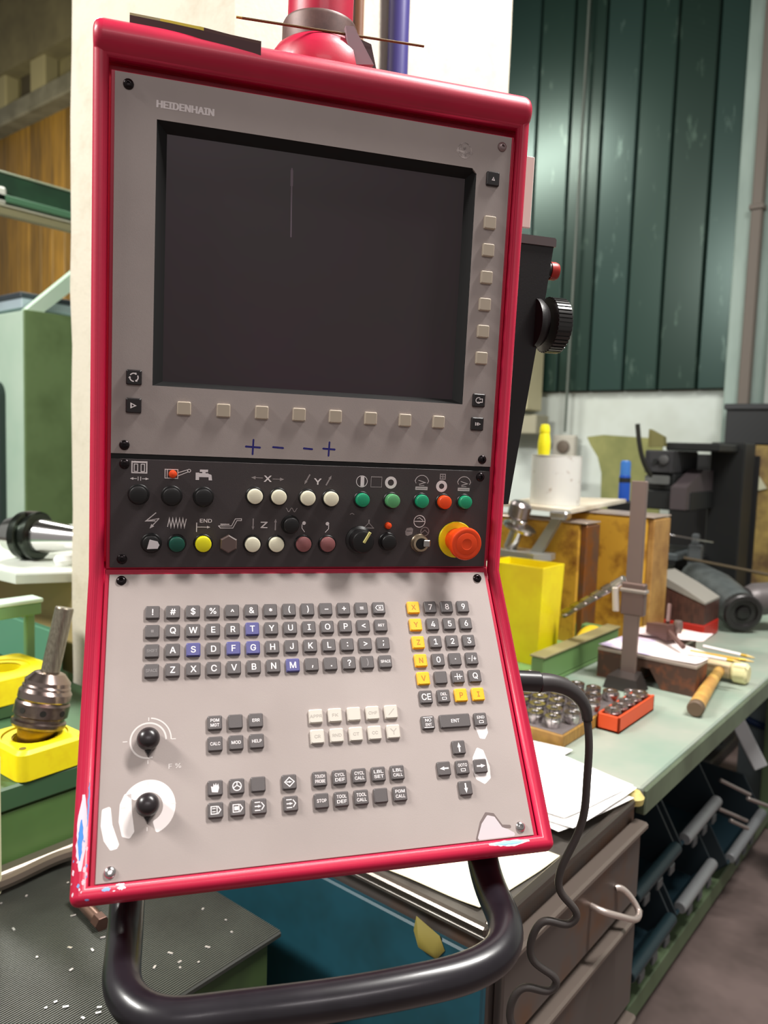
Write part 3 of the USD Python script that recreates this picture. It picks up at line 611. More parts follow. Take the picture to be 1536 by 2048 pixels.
cb2 = thing('wall_cabinet', 'small cream cabinet on the far wall below the pendant', 'cabinet', (-2.68, 4.9, 1.60))
obj('case', box((-.2, -.22, .16), (.10, 0, .66), .008), M('cabinet_cream', (196, 188, 152), .6), cb2); obj('lower_tray', box((-.2, -.18, .0), (.16, 0, .13), .006), M('cabinet_shade', (150, 146, 124), .6), cb2)
ol = [(-2.10, 1.585), (-1.99, 1.60), (-1.66, 1.585), (-1.62, 1.60), (-1.60, .005), (-2.0, .005), (-1.985, 1.20), (-1.99, 1.36), (-2.02, 1.46), (-2.07, 1.53)]
single('cut_sheet', T(extr(ol, 0, .012), (0, 4.62, 0), R=rot((1, 0, 0), 90)), M('sheet_olive', (140, 140, 84), .7, 0, (112, 116, 66), 4), 'olive sheet with a curved left edge standing against the white wall', 'sheet')
rs = thing('rusty_sheet', 'yellow and brown stained steel sheet leaning at the right edge', 'sheet', (-.95, 4.7, 0))
obj('plate', box((-.40, 0, 0), (.55, .02, 1.56), .004), M('sheet_rust', (88, 66, 42), .6, 0, (176, 152, 82), 3.2, (.42, .66)), rs)
obj('pale_strap', hull([(x, y, z) for x, z in ((-.33, 1.55), (-.26, 1.56), (-.10, 1.32), (-.17, 1.30)) for y in (-.012, 0)]), M('strap_pale', (176, 176, 150), .6), rs)
obj('brace', rod((.0, -.02, .9), (.35, -.02, 1.3), .018, 10), M('brace_dark', (44, 38, 30), .6), rs)

# ================================================================== workbench and cabinet
bgreen = M('bench_green', (134, 152, 138), .5, 0, (156, 160, 148), 5, (.35, .7), (50, .08, .001))
bside = M('bench_edge', (98, 110, 88), .5, 0, (78, 86, 68), 6)
wbch = thing('workbench', 'long sage green steel workbench running to the far wall', 'workbench', (-.85, 1.45, 0))
B = np.array((-.85, 1.45, 0))
def bb(lo, hi, b=None): return box(np.array(lo) - B, np.array(hi) - B, b)
obj('bench_top', bb((-1.22, 1.43, .822), (-.5, 3.45, .86), .004), bgreen, wbch)
obj('front_lip', bb((-.515, 1.44, .80), (-.494, 3.45, .852), .003), bside, wbch)
for x, y in ((-.66, 1.55), (-.66, 3.35), (-1.18, 1.55), (-1.18, 3.35)): obj('leg', bb((x - .025, y - .025, 0), (x + .025, y + .025, .825), .003), M('leg_green', (88, 104, 76), .5), wbch)
for x in (-.66, -1.18): obj('foot_rail', bb((x - .02, 1.575, .04), (x + .02, 3.33, .10), .003), M('leg_green', 0), wbch)
obj('back_panel', bb((-1.16, 1.575, .12), (-1.14, 3.33, .82), .002), M('panel_dark', (14, 18, 20), .6), wbch)

csteel = M('cabinet_steel', (92, 84, 80), .42, .35, (104, 74, 54), 7, (.5, .72), (30, .08, .002))
teal = M('cabinet_teal', (26, 74, 88), .5, 0, (22, 58, 66), 7, (.4, .7))
cab = thing('tool_cabinet', 'worn steel tool cabinet with a teal front and drawers under the panel', 'cabinet', (-.82, 1.14, 0))
B2 = np.array((-.82, 1.14, 0))
def cbx(lo, hi, b=None): return box(np.array(lo) - B2, np.array(hi) - B2, b)
obj('body', cbx((-1.15, .885, .05), (-.505, 1.415, .83), .004), csteel, cab)
obj('front_panel', cbx((-1.15, .872, .05), (-.505, .8845, .80), .003), teal, cab)
obj('top_plate', cbx((-1.16, .862, .832), (-.497, 1.425, .842), .003), M('top_steel', (112, 108, 102), .35, .5, (84, 78, 74), 9), cab)
for lo, hi in (((-1.16, .858, .8425), (-.497, .872, .856)), ((-.508, .874, .8425), (-.492, 1.425, .856))): obj('raised_rim', cbx(lo, hi, .003), M('rim_steel', (104, 96, 90), .3, .8), cab)
for z0, z1 in ((.655, .80), (.44, .63), (.10, .415)):
    dr = obj('drawer', cbx((-.5045, .90, z0), (-.488, 1.408, z1), .003), csteel, cab)
    obj('drawer_lip', cbx((-.503, .90, z1 - .006), (-.474, 1.408, z1 + .008), .004), M('lip_steel', (124, 112, 104), .35, .5), dr)
    zc = (z0 + z1) / 2
    if z0 > .6:
        hp = np.array([(-.488, 1.19, .738), (-.462, 1.196, .734), (-.448, 1.22, .722), (-.446, 1.30, .684), (-.452, 1.318, .682), (-.468, 1.316, .705), (-.488, 1.296, .722)]) - B2
        obj('handle', tube(spline(hp, 40), .0055, 10), M('handle_pale', (206, 192, 184), .3, .6), dr)
obj('rubber_bumper', T(lathe([(.018, 0), (.02, .012), (.012, .022)], 24), np.array((-.502, 1.395, .842)) - B2), M('bumper_yellow', (206, 190, 118), .5), cab)
obj('glue_lump', hull(np.array([(-.022, 0, .024), (.02, 0, .012), (.03, 0, -.006), (.016, 0, -.026), (-.012, 0, -.022), (-.026, 0, .0), (-.01, -.012, .01), (.016, -.012, -.008), (-.008, -.012, -.012)]) + (-.598, .871, .792) - B2), M('lump_ochre', (140, 128, 58), .7), cab)

# papers
paper = M('paper_white', (246, 244, 242), .75); paper2 = M('paper_cream', (240, 230, 196), .75)
for i, (c, lab) in enumerate([
        ([(-.80, 1.20, .8615), (-.535, 1.150, .8615), (-.492, 1.37, .8615), (-.74, 1.42, .8615)], 'white paper sheet at the bottom of the loose pile on the bench'),
        ([(-.85, 1.33, .8630), (-.685, 1.36, .8630), (-.672, 1.492, .8630), (-.83, 1.47, .8630)], 'greyish paper sheet reaching towards the collet rack'),
        ([(-.79, 1.17, .8655), (-.520, 1.172, .8655), (-.497, 1.395, .8655), (-.75, 1.44, .8655)], 'white paper sheet in the middle of the loose pile'),
        ([(-.80, 1.18, .8690), (-.545, 1.19, .8690), (-.505, 1.40, .8690), (-.74, 1.46, .8690)], 'white paper sheet on top of the loose pile')]):
    single('paper_sheet', sheet(c, 14, 14, .0005, .004, i + 1), paper if i != 1 else M('paper_grey', (222, 216, 214), .75), lab, 'paper', smooth=60)
single('cream_card', sheet([(-.74, .895, .8445), (-.535, .905, .8445), (-.512, 1.11, .8445), (-.74, 1.13, .8445)], 12, 12, .001, .003, 9), paper2, 'cream coloured paper lying on the cabinet under the panel', 'paper', smooth=60)

# collet rack (wood) and orange box, with their collets
Z = .86
rk_ = thing('collet_rack', 'ochre wooden block full of steel collets on the bench', 'rack', (-.81, 1.66, Z))
obj('block', box((-.16, -.165, 0), (.112, .165, .030), .003), M('rack_wood', (168, 128, 58), .6, 0, (130, 94, 40), 20, stretch=(1, 6, 1)), rk_)
obj('top_sheet', box((-.157, -.162, .0302), (.109, .162, .032), .0005), M('rack_top', (120, 112, 112), .45, .4), rk_)
ob_ = thing('orange_box', 'small orange box of collets beside the wooden rack', 'box', (-.678, 1.775, Z + .0005))
for lo, hi in (((-.018, -.11, 0), (.036, .11, .006)), ((-.018, -.11, 0), (.036, -.104, .038)), ((-.018, .104, 0), (.036, .11, .038)), ((.031, -.11, 0), (.036, .11, .040)), ((-.018, -.11, 0), (-.013, .11, .038))): obj('box_wall', box(lo, hi, .001), M('box_orange', (214, 76, 32), .5), ob_)
obj('insert', box((-.0125, -.103, .0065), (.0305, .103, .024), .001), M('insert_dark', (64, 54, 52), .7), ob_)
colm = M('collet_steel', (206, 202, 202), .3, 1., (150, 142, 142), 60)
def collet_mesh(r, h):
    m = m3.Manifold.revolve(m3.CrossSection([[(r * .42, 0), (r * .8, 0), (r, h * .55), (r, h * .72), (r * .93, h * .76), (r * .93, h * .82), (r, h * .86), (r * .97, h), (r * .5, h), (r * .42, h * .92)]]), 24)
    for k in range(3): m = m - m3.Manifold.cube((2.2 * r, r * .10, h), True).rotate((0, 0, 60 * k + 10)).translate((0, 0, h * .86))
    return tm(m)
c0 = None; rr_ = np.random.RandomState(3); nC = 0
def put_collet(x, y, z, s, lab, grp):
    global c0
    if c0 is None:
        c0 = thing('collet', lab, 'collet', (x, y, z), group=grp); obj('sleeve', collet_mesh(.0188, .024), colm, c0, smooth=25); obj('bore', T(lathe([(.008, 0), (.008, .0205)], 16), (0, 0, .0005)), matte_black, c0)
    else:
        o = copy_of(c0, lab, (x, y, z), rr_.uniform(0, 360), grp, 'collet')
for i in range(6):
    for j in range(6):
        x, y = -.955 + .0435 * i + (.02 if j % 2 else 0), 1.525 + .053 * j
        if x < -.705: put_collet(x, y, Z + .0322, 1, 'slotted steel collet standing in the ochre wooden rack', 'collets in the wooden rack')
for j in range(5): put_collet(-.669, 1.69 + .042 * j, Z + .0242, 1, 'slotted steel collet in the orange box', 'collets in the orange box')
for k, (x, y) in enumerate(((-.745, 1.872), (-.80, 1.880), (-.715, 1.925), (-.86, 1.875))): put_collet(x, y, Z + .0005, 1, ('collet lying loose behind the wooden rack beside the gauge foot', 'second loose collet behind the wooden rack', 'loose collet nearest the rusty block', 'loose collet behind the rack at the pillar side')[k], None)

# rusty steel block with papers, pencils and pliers
rustm = M('rust_block', (70, 46, 34), .65, 0, (132, 70, 34), 16, (.5, .72))
blk = thing('rusty_block', 'rusty brown steel block with an arched notch on the bench', 'steel block', (-.735, 2.23, Z))
bo = m3.Manifold.cube((.272, .095, .076)).translate((-.136, -.165, 0)) + m3.Manifold.cube((.17, .33, .076)).translate((-.136, -.165, 0)) - m3.Manifold.extrude(m3.CrossSection([[(-.025, -.01), (.052, -.01), (.014, .052), (-.012, .052)]]), .4).rotate((90, 0, 0)).translate((0, .2, 0))
obj('block', tm(bo), rustm, blk, smooth=20); obj('ground_top', extr([(-.137, -.166), (.137, -.166), (.137, -.069), (.035, -.069), (.035, .166), (-.137, .166)], .0765, .083), M('ground_steel', (178, 164, 154), .4, .5), blk)
zt_ = Z + .0835
single('printed_sheet', sheet([(-.875, 2.075, zt_), (-.605, 2.078, zt_), (-.592, 2.21, zt_), (-.86, 2.36, zt_)], 10, 10, .0006, .004, 4), M('paper_print', (240, 226, 224), .7, 0, (196, 182, 214), 12, (.55, .62)), 'pinkish printed paper with violet and yellow blots on the rusty block', 'paper', smooth=60)
single('folded_paper', sheet([(-.87, 2.25, zt_ + .007), (-.66, 2.29, zt_ + .007), (-.66, 2.42, zt_ + .010), (-.85, 2.40, zt_ + .010)], 10, 10, .0006, .006, 5), M('paper_pink', (236, 214, 214), .7, 0, (226, 196, 110), 18, (.62, .68)), 'crumpled pale paper behind the printed one on the rusty block', 'paper', smooth=60)
def pencil(a, b, mat, lab):
    a, b = np.array(a), np.array(b); p = thing('pencil', lab, 'pencil', a)
    L = np.linalg.norm(b - a); u = (b - a) / L; o = np.zeros(3)
    obj('shaft', rod(o, u * L * .78, .0045, 6, .02), mat, p); obj('ferrule', rod(u * L * .78, u * L * .9, .0046, 12, .05), M('ferrule_gold', (186, 152, 60), .35, .7), p); obj('tip', aim(lathe([(.0043, 0), (.0012, .02)], 12), u * L * .9, u * L), M('tip_tan', (206, 178, 110), .6), p)
pw = M('pencil_white', (224, 216, 214), .4)
pencil((-.64, 2.255, zt_ + .012), (-.512, 2.262, zt_ + .004), pw, 'white pencil farthest from the mallet on the rusty block')
pencil((-.65, 2.170, zt_ + .012), (-.50, 2.215, zt_ + .004), M('pencil_ochre', (190, 150, 50), .45), 'ochre pencil between the two white ones')
pencil((-.66, 2.150, zt_ + .012), (-.525, 2.182, zt_ + .004), pw, 'white pencil nearest the mallet on the rusty block')
pl = thing('spring_clamp', 'brown spring clamp lying on the printed papers', 'clamp', (-.715, 2.26, zt_ + .016))
bmt = M('clamp_brown', (96, 66, 60), .5)
obj('jaw', hull([(-.10, .02, 0), (-.02, -.035, 0), (.0, .0, 0), (-.08, .05, 0), (-.10, .02, .03), (-.02, -.035, .045), (0, 0, .045), (-.08, .05, .03)]), bmt, pl)
obj('lever', rod((-.03, -.01, .03), (.05, -.10, .006), .007, 10), bmt, pl); obj('lever', rod((-.03, 0, .045), (-.045, .05, .09), .006, 10), bmt, pl); obj('spring', lathe([(.010, .02), (.013, .03), (.013, .05), (.01, .056)], 16), M('clamp_steel', (150, 132, 126), .4, .7), pl)

# mallet
ml = thing('nylon_mallet', 'mallet with cream nylon faces and a worn wooden handle', 'mallet', (-.60, 2.29, Z + .030))
nyl = M('nylon_cream', (232, 226, 172), .5)
obj('head', rod((-.032, 0, 0), (.032, 0, 0), .024, 24, .1), M('mallet_head', (196, 176, 140), .5), ml)
for a, b in ((-.034, -.078), (.034, .078)): obj('face', rod((a, 0, 0), (b, 0, 0), .0295, 26, .25), nyl, ml)
hd = obj('handle', tube(spline([(.0, .02, .0), (.008, -.05, .0), (.028, -.22, -.004), (.048, -.365, -.008)], 30), np.linspace(.013, .0195, 30), 16), M('handle_wood', (204, 164, 84), .5, 0, (176, 128, 66), 18, stretch=(1, 1, 1)), ml, smooth=50)
obj('grip_end', rod((.0476, -.360, -.008), (.0506, -.385, -.0085), .0200, 18), M('grip_dark', (92, 74, 56), .6), hd)

# surface gauge: upright bar, clamp, drill
sgm = M('gauge_steel', (140, 122, 116), .38, .7)
sgx = thing('surface_gauge', 'tall flat steel height gauge bar on a dark foot', 'height gauge', (-.765, 2.03, Z))
obj('bar', box((-.0225, -.006, .0), (.0195, .006, .563), .0015), sgm, sgx)
obj('foot', hull([(-.05, -.055, .0), (.05, -.055, .0), (.05, .018, .0), (-.05, .018, .0), (-.04, -.05, .035), (.04, -.05, .035), (.03, .012, .045), (-.03, .012, .045)]), M('foot_dark', (68, 62, 60), .4, .6), sgx)
obj('slider', box((-.031, -.012, .20), (.033, .012, .288), .003), M('slider_steel', (118, 98, 92), .4, .6), sgx)
obj('slider_lip', box((-.035, -.014, .262), (.037, .014, .272), .002), M('lip_bright', (186, 176, 170), .3, .8), sgx); obj('lock_pin', rod((-.048, -.01, .27), (-.042, -.012, .205), .009, 14), M('pin_pale', (206, 194, 182), .35, .5), sgx)
# twist drill held at the slider
def twist(L, r, turns):
    n = 90; V, F = [], []
    prof = [(r * (1 if abs(math.cos(a)) > .42 else .48) * math.cos(a), r * (1 if abs(math.cos(a)) > .42 else .62) * math.sin(a)) for a in np.linspace(0, 2 * math.pi, 24, endpoint=False)]
    for i in range(n):
        t = i / (n - 1); w = 2 * math.pi * turns * t; k = 1 if t > .06 else .15 + .85 * t / .06
        V += [((x * math.cos(w) - y * math.sin(w)) * k, (x * math.sin(w) + y * math.cos(w)) * k, L * t) for x, y in prof]
    for i in range(n - 1):
        for j in range(24): a, b = i * 24 + j, i * 24 + (j + 1) % 24; F += [(a, b, b + 24), (a, b + 24, a + 24)]
    V += [(0, 0, 0), (0, 0, L)]
    for j in range(24): F += [(24 * n, (j + 1) % 24, j), (24 * n + 1, (n - 1) * 24 + j, (n - 1) * 24 + (j + 1) % 24)]
    return trimesh.Trimesh(V, F, process=False)
d0, d1 = np.array((-1.0, 2.08, 1.01)), np.array((-.80, 2.035, 1.150))
td = thing('twist_drill', 'bright twist drill leaning against the gauge slider', 'drill bit', d0)
dd = d1 - d0; dl = np.linalg.norm(dd)
obj('flutes', aim(twist(dl * .86, .0125, 2.6), (0, 0, 0), dd), M('drill_steel', (150, 140, 136), .25, 1.), td, smooth=30); obj('shank', rod(dd * .85, dd * 1.03, .0115, 16), steel, td)

# angle plates, board, tin with the yellow handle
ayel = M('plate_ochre', (206, 158, 52), .5, .2, (120, 70, 24), 9, (.5, .68)); aedge = M('plate_edge', (106, 84, 74), .45, .5, (140, 84, 34), 12)
def angle_plate(lab, x0, x1, y0, y1, zt2):
    t = thing('angle_plate', lab, 'angle plate', ((x0 + x1) / 2, (y0 + y1) / 2, Z)); c = np.array(((x0 + x1) / 2, (y0 + y1) / 2, Z))
    obj('upright', box(np.array((x0, y0, Z + .002)) - c, np.array((x1 - .022, y1, zt2)) - c, .006), ayel, t)
    obj('end_face', box(np.array((x1 - .0215, y0 + .004, Z + .002)) - c, np.array((x1, y1 - .004, zt2 - .004)) - c, .003), aedge if x1 < -1 else M('plate_tan', (196, 152, 84), .5, .2, (140, 96, 48), 8), t)
    obj('ground_edge', box(np.array((x0, y0 - .002, zt2 + .0005)) - c, np.array((x1, y1, zt2 + .006)) - c, .002), M('edge_pale', (188, 172, 160), .4, .6), t)
    obj('rib', hull([tuple(np.array(p) - c) for p in ((x0 + .05, y1 + .002, Z + .002), (x0 + .08, y1 + .002, Z + .002), (x0 + .05, y1 + .15, Z + .002), (x0 + .08, y1 + .15, Z + .002), (x0 + .05, y1 + .002, zt2 - .05), (x0 + .08, y1 + .002, zt2 - .05))]), ayel, t)
angle_plate('ochre stained angle plate nearest the yellow bin', -1.42, -1.040, 2.32, 2.43, 1.262)
angle_plate('ochre stained angle plate behind the tall gauge bar', -1.20, -.888, 2.50, 2.66, 1.285)
ZB = 1.297
bo_ = thing('cover_board', 'pale flat board lying on top of the angle plates', 'board', (-1.25, 2.6, ZB))
bpoly = [(-1.37, 2.335), (-1.075, 2.262), (-1.185, 3.0), (-1.46, 2.84)]
obj('board', T(pad(bpoly, 0, .014, .002), (1.25, -2.6, 0)), M('board_pale', (214, 208, 192), .6, 0, (192, 180, 158), 8), bo_)
tn = thing('paint_tin', 'white spattered open tin standing on the pale board', 'tin', (-1.212, 2.43, ZB + .0142))
obj('can', lathe([(.083, 0), (.085, .003), (.085, .164), (.0865, .166), (.0865, .169), (.083, .169), (.082, .004), (0, .004)], 44, False), M('tin_white', (226, 226, 220), .4, .2, (150, 124, 98), 22, (.62, .75)), tn, smooth=40)
hn = thing('file_handle', 'yellow file handle sticking up out of the white tin', 'tool handle', (-1.255, 2.415, ZB + .02))
obj('grip', T(lathe([(.012, .10), (.018, .14), (.0215, .185), (.021, .21), (.0175, .232), (.0165, .236), (.018, .24), (.0175, .252), (.014, .266), (.006, .268)], 28), (0, 0, 0)), M('grip_yellow', (238, 226, 34), .4), hn, smooth=30); obj('tang', rod((0, 0, 0), (0, 0, .102), .006, 10), steel, hn)

# yellow bin, green tray with yellow grips, chrome clamp lever
def tapered(x0, x1, y0, y1, z0, z1, k, t=.004):
    cx, cy = (x0 + x1) / 2, (y0 + y1) / 2
    def q(f, z, i): return [(cx + (x - cx) * f + (i * t if x < cx else -i * t), cy + (y - cy) * f + (i * t if y < cy else -i * t), z) for x, y in ((x0, y0), (x1, y0), (x1, y1), (x0, y1))]
    return tm(mf(hull(q(k, z0, 0) + q(1, z1, 0))) - mf(hull(q(k, z0 + .006, 1) + q(1, z1 + .01, 1))))
yb = thing('yellow_bin', 'bright yellow plastic bin standing behind the panel edge', 'bin', (-1.08, 2.06, Z + .012))
obj('bin', T(tapered(-1.20, -1.012, 1.98, 2.115, .872, 1.160, .90), (1.08, -2.06, -.872)), M('bin_yellow', (244, 228, 12), .45, 0, (232, 206, 14), 8), yb, smooth=20)
gt = thing('green_tray', 'low olive green tray holding yellow grips', 'tray', (-1.03, 2.12, Z))
obj('tray', box((-.17, -.27, 0), (.10, .24, .0115), .002), M('tray_green', (104, 140, 84), .5), gt)
obj('side_wall', box((.062, -.27, .012), (.10, .24, .078), .003), M('tray_green', 0), gt); obj('side_wall', box((-.17, .205, .012), (.061, .24, .078), .003), M('tray_green', 0), gt); obj('rim', box((.058, -.272, .0785), (.104, .244, .085), .002), M('tray_rim', (138, 130, 92), .5), gt)
for k, (p0, p1) in enumerate((((-.985, 2.22, .90), (-.985, 2.32, .90)),)):
    s_ = thing('yellow_grip', 'yellow plastic grip lying in the green tray', 'grip', p0)
    obj('grip', tube(spline([(0, -.03, .0), (0, .02, .028), (0, .09, .02)], 16), .022, 14), M('grip_gold', (226, 190, 40), .5), s_)
cl = thing('clamp_lever', 'bright steel clamp with a lever behind the yellow bin', 'clamp', (-1.16, 2.22, 1.17))
chrome = M('chrome', (206, 202, 200), .2, 1.)
obj('lever', hull([(-.02, -.01, .0), (.02, -.01, .0), (.085, -.01, .12), (.055, -.01, .12), (-.02, .01, .0), (.02, .01, 0), (.085, .01, .12), (.055, .01, .12)]), M('lever_grey', (150, 150, 142), .4, .5), cl)
obj('lever_head', box((.045, -.02, .112), (.105, .02, .138), .006), chrome, cl); obj('foot_plate', hull([(x, y, z) for x, y in ((-.16, -.05), (.02, -.06), (.06, -.02), (.05, .03), (-.1, .05)) for z in (-.02, .0)]), M('foot_bright', (196, 198, 194), .3, .7), cl)
obj('spindle', rod((-.10, .0, 0), (-.06, 0, .10), .022, 18), chrome, cl); obj('knob', rod((-.078, 0, .10), (-.062, 0, .155), .036, 24, .25), M('knob_chrome', (150, 140, 140), .25, .9), cl)
obj('flange', T(lathe([(.05, 0), (.056, .004), (.056, .012), (.05, .016)], 28), (-.07, 0, .065), R=rot((0, 1, 0), 20)), chrome, cl)
obj('stem', rod((-.02, .01, -.29), (-.02, .01, -.018), .02, 14), M('stem_dark', (84, 80, 76), .4, .6), cl)

# red-based case and the grey gear head
rc = thing('index_case', 'wedge-shaped drill case with a smoky lid and red base', 'case', (-.88, 2.72, Z))
pr = [(-.105, .055), (.105, .055), (.105, .125), (.03, .165), (-.06, .205), (-.105, .195)]
obj('base', box((-.107, 0, 0), (.107, .17, .0545), .004), M('case_red', (178, 34, 22), .4), rc)
obj('lid', hull([(x, y, z) for x, z in pr for y in (.002, .168)]), M('case_smoke', (88, 58, 50), .3, 0, (64, 44, 40), 30, stretch=(4, 1, 1)), rc)
obj('lid_top', hull([(x, y, z + o) for x, z in ((.105, .126), (.03, .166), (-.06, .206), (-.105, .196)) for y in (.0, .17) for o in (0, .007)]), M('case_grey', (142, 138, 130), .4), rc)
obj('red_knob', T(lathe([(.02, 0), (.02, .008), (.015, .012)], 20), (-.075, 0, .115), R=rot((1, 0, 0), 90)), M('case_orange', (196, 70, 40), .5), rc)
gh = thing('gear_head', 'heavy grey cast gear head lying at the back of the bench', 'gear head', (-.74, 2.97, Z + .081))
gm = M('cast_grey', (88, 94, 94), .45, .3, (64, 68, 68), 12, bump=(60, .1))
obj('barrel', tube([(-.24, .30, .05), (-.235, .295, .05), (-.1, .13, .035), (.02, -.01, .0)], [.05, .066, .072, .069], 28), gm, gh, smooth=40)
obj('nose_ring', aim(lathe([(.05, 0), (.069, .0), (.069, .03), (.064, .036), (.05, .036), (.047, .026), (.03, .026), (.026, .02)], 36), (.018, -.008, .0), (.05, -.052, -.008)), M('nose_dark', (52, 50, 50), .35, .5), gh)
obj('spindle_bore', aim(lathe([(.022, .028), (.022, .034), (.012, .036)], 24), (.018, -.008, .0), (.05, -.052, -.008)), M('bore_black', (18, 16, 16), .4), gh)
obj('side_boss', tube([(.03, .04, .03), (.05, .06, .035), (.16, .16, .05)], [.05, .06, .056], 26), M('boss_grey', (98, 92, 92), .45, .3), gh, smooth=40)

# things under the bench: bins with label rails, rods, leaning offcuts
binm = M('bin_slate', (20, 44, 54), .5)
kbin = 0
for (y0, y1, z, lab) in ((1.72, 2.06, .42, 'slate blue storage bin under the bench next to the cabinet, upper row'), (2.09, 2.43, .42, 'slate blue storage bin under the bench, upper row middle'), (1.72, 2.06, .22, 'slate blue storage bin beside the cabinet, lower row'), (2.09, 2.43, .22, 'slate blue storage bin, lower row middle'), (2.60, 3.06, .152, 'slate blue storage bin under the far half of the bench, near the floor')):
    t = thing('storage_bin', lab, 'storage bin', (-.85, (y0 + y1) / 2, z)); h = (y1 - y0) / 2
    for s in (-1, 1): obj('side', hull([(x, s * h + o, zz) for o in (0, -s * .006) for x, zz in ((-.2, 0), (.18, -.04), (.235, .02), (.16, .15), (-.2, .17))]), M('bin_side', (34, 44, 50), .5), t)
    obj('floor_panel', hull([(x, y, zz) for y in (-h + .007, h - .007) for x, zz in ((-.2, -.006), (.18, -.046), (-.2, 0), (.18, -.04))]), binm, t)
    obj('front', hull([(x, y, zz) for y in (-h + .007, h - .007) for x, zz in ((.18, -.046), (.236, .014), (.230, .02), (.178, -.034))]), binm, t)
    obj('label_rail', rod((.235, -h + .03, .024), (.235, h - .01, .028), .017, 14), M('rail_grey', (132, 134, 136), .4, .2) if y0 > 2 else M('rail_slate', (26, 46, 52), .45), t)
    for k in range(3): obj('clip', box((.238, -h + .08 + .09 * k, -.02), (.246, -h + .115 + .09 * k, .005), .002), M('clip_grey', (70, 74, 76), .4), t)
rack = thing('bin_rack', 'dark frame carrying the storage bins under the bench', 'rack', (-1.0, 2.4, 0))
for y in (1.70, 2.075, 2.45, 3.08):
    obj('upright', box((-.09, y - 2.4 - .008, 0), (-.06, y - 2.4 + .008, .80), .002), M('rack_dark', (30, 32, 34), .5), rack)
for z in (.10, .40): obj('shelf_bar', box((-.0895, -.70, z - .012), (-.06, .68, z), .002), M('rack_dark', 0), rack)
for a, b, lab in [((-0.611, 2.42, 0.515), (-0.541, 2.5, 0.462), 'long steel rod lying across the storage bins, the upper left one'), ((-0.609, 2.42, 0.425), (-0.544, 2.5, 0.378), 'thin steel rod in the storage bin, the middle left one'), ((-0.539, 2.46, 0.466), (-0.498, 2.54, 0.427), 'short steel rod ending at the right picture edge above the bins'), ((-0.579, 2.44, 0.391), (-0.54, 2.5, 0.355), 'lowest thin steel rod in the storage bin')]: single('steel_rod', rod(a, b, .006, 12), M('rod_steel', (150, 140, 136), .35, .7), lab, 'rod')
lo_ = thing('plastic_channel', 'pale plastic channel offcut leaning under the bench end', 'offcut', (-.69, 3.085, .455))
obj('channel', aim(box((-.014, -.026, 0), (.014, .026, .30), .003), (.045, .02, -.125), (-.065, -.05, .11)), M('channel_white', (222, 224, 226), .5), lo_)
lg_ = thing('sheet_offcut', 'light grey sheet standing behind the bench leg at the right', 'offcut', (-.50, 3.415, 0))
obj('panel', box((-.30, .0, .001), (.30, .016, .78), .003), M('sheet_light', (150, 162, 166), .5, 0, (120, 134, 140), 3), lg_)
single('blue_hose', tube(spline([(-.80, 3.395, .425), (-.75, 3.395, .402), (-.69, 3.40, .390), (-.60, 3.40, .40)], 30), .014, 12), M('hose_blue', (22, 50, 96), .45), 'dark blue hose in front of the light grey sheet', 'hose')
single('support_post', box((-.50, 2.86, 0), (-.40, 2.93, .52), .004), M('post_black', (16, 12, 12), .5), 'black square post on the floor at the right edge', 'post')

# black pillar drill behind the bench
dp = thing('pillar_drill', 'dark grey pillar drill with lever and table behind the bench', 'drilling machine', (-1.15, 3.72, 0))
Q0 = np.array((-1.15, 3.72, 0)); dk = M('drill_grey', (52, 52, 54), .45, 0, (38, 38, 40), 6); dk2 = M('drill_dark', (22, 24, 24), .5)
def dbx(n, lo, hi, m, b=.006, **k): return obj(n, box(np.array(lo) - Q0, np.array(hi) - Q0, b), m, dp, **k)
dbx('column', (-1.16, 3.98, 0), (-1.0, 4.18, 1.56), dk2); dbx('base_plate', (-1.42, 3.55, 0), (-.98, 4.2, .06), dk2)
dbx('head', (-1.345, 3.60, 1.405), (-1.215, 3.975, 1.512), dk); dbx('nameplate', (-1.335, 3.592, 1.355), (-1.22, 3.599, 1.395), M('plate_pale', (96, 98, 96), .4)); dbx('gearbox', (-1.335, 3.63, 1.325), (-1.21, 3.975, 1.4045), dk2)
obj('dial', T(lathe([(.022, 0), (.022, .01), (.014, .014)], 24), np.array((-1.252, 3.598, 1.468)) - Q0, R=rot((1, 0, 0), 90)), M('dial_grey', (84, 84, 84), .4), dp); obj('dial', T(lathe([(.012, 0), (.012, .01)], 20), np.array((-1.29, 3.598, 1.46)) - Q0, R=rot((1, 0, 0), 90)), dk2, dp)
dbx('motor_block', (-1.335, 3.61, 1.235), (-1.125, 3.97, 1.3245), dk2)
obj('console', hull([tuple(np.array((x, y, z)) - Q0) for x, y, z in ((-1.20, 3.56, 1.345), (-1.13, 3.56, 1.345), (-1.13, 3.56, 1.245), (-1.20, 3.56, 1.245), (-1.13, 3.95, 1.42), (-1.20, 3.95, 1.42), (-1.13, 3.95, 1.25), (-1.2, 3.95, 1.25), (-1.13, 3.605, 1.345), (-1.13, 3.8, 1.425), (-1.2, 3.8, 1.425))]), M('console_brown', (74, 66, 68), .45), dp)
dbx('belt_cover', (-1.27, 3.66, 1.513), (-1.03, 4.1, 1.55), M('cover_black', (24, 26, 26), .5))
obj('lever', tube(spline(np.array([(-1.30, 3.61, 1.38), (-1.33, 3.57, 1.44), (-1.355, 3.54, 1.56), (-1.362, 3.53, 1.63)]) - Q0, 20), .011, 12), M('lever_black', (40, 40, 34), .4), dp)
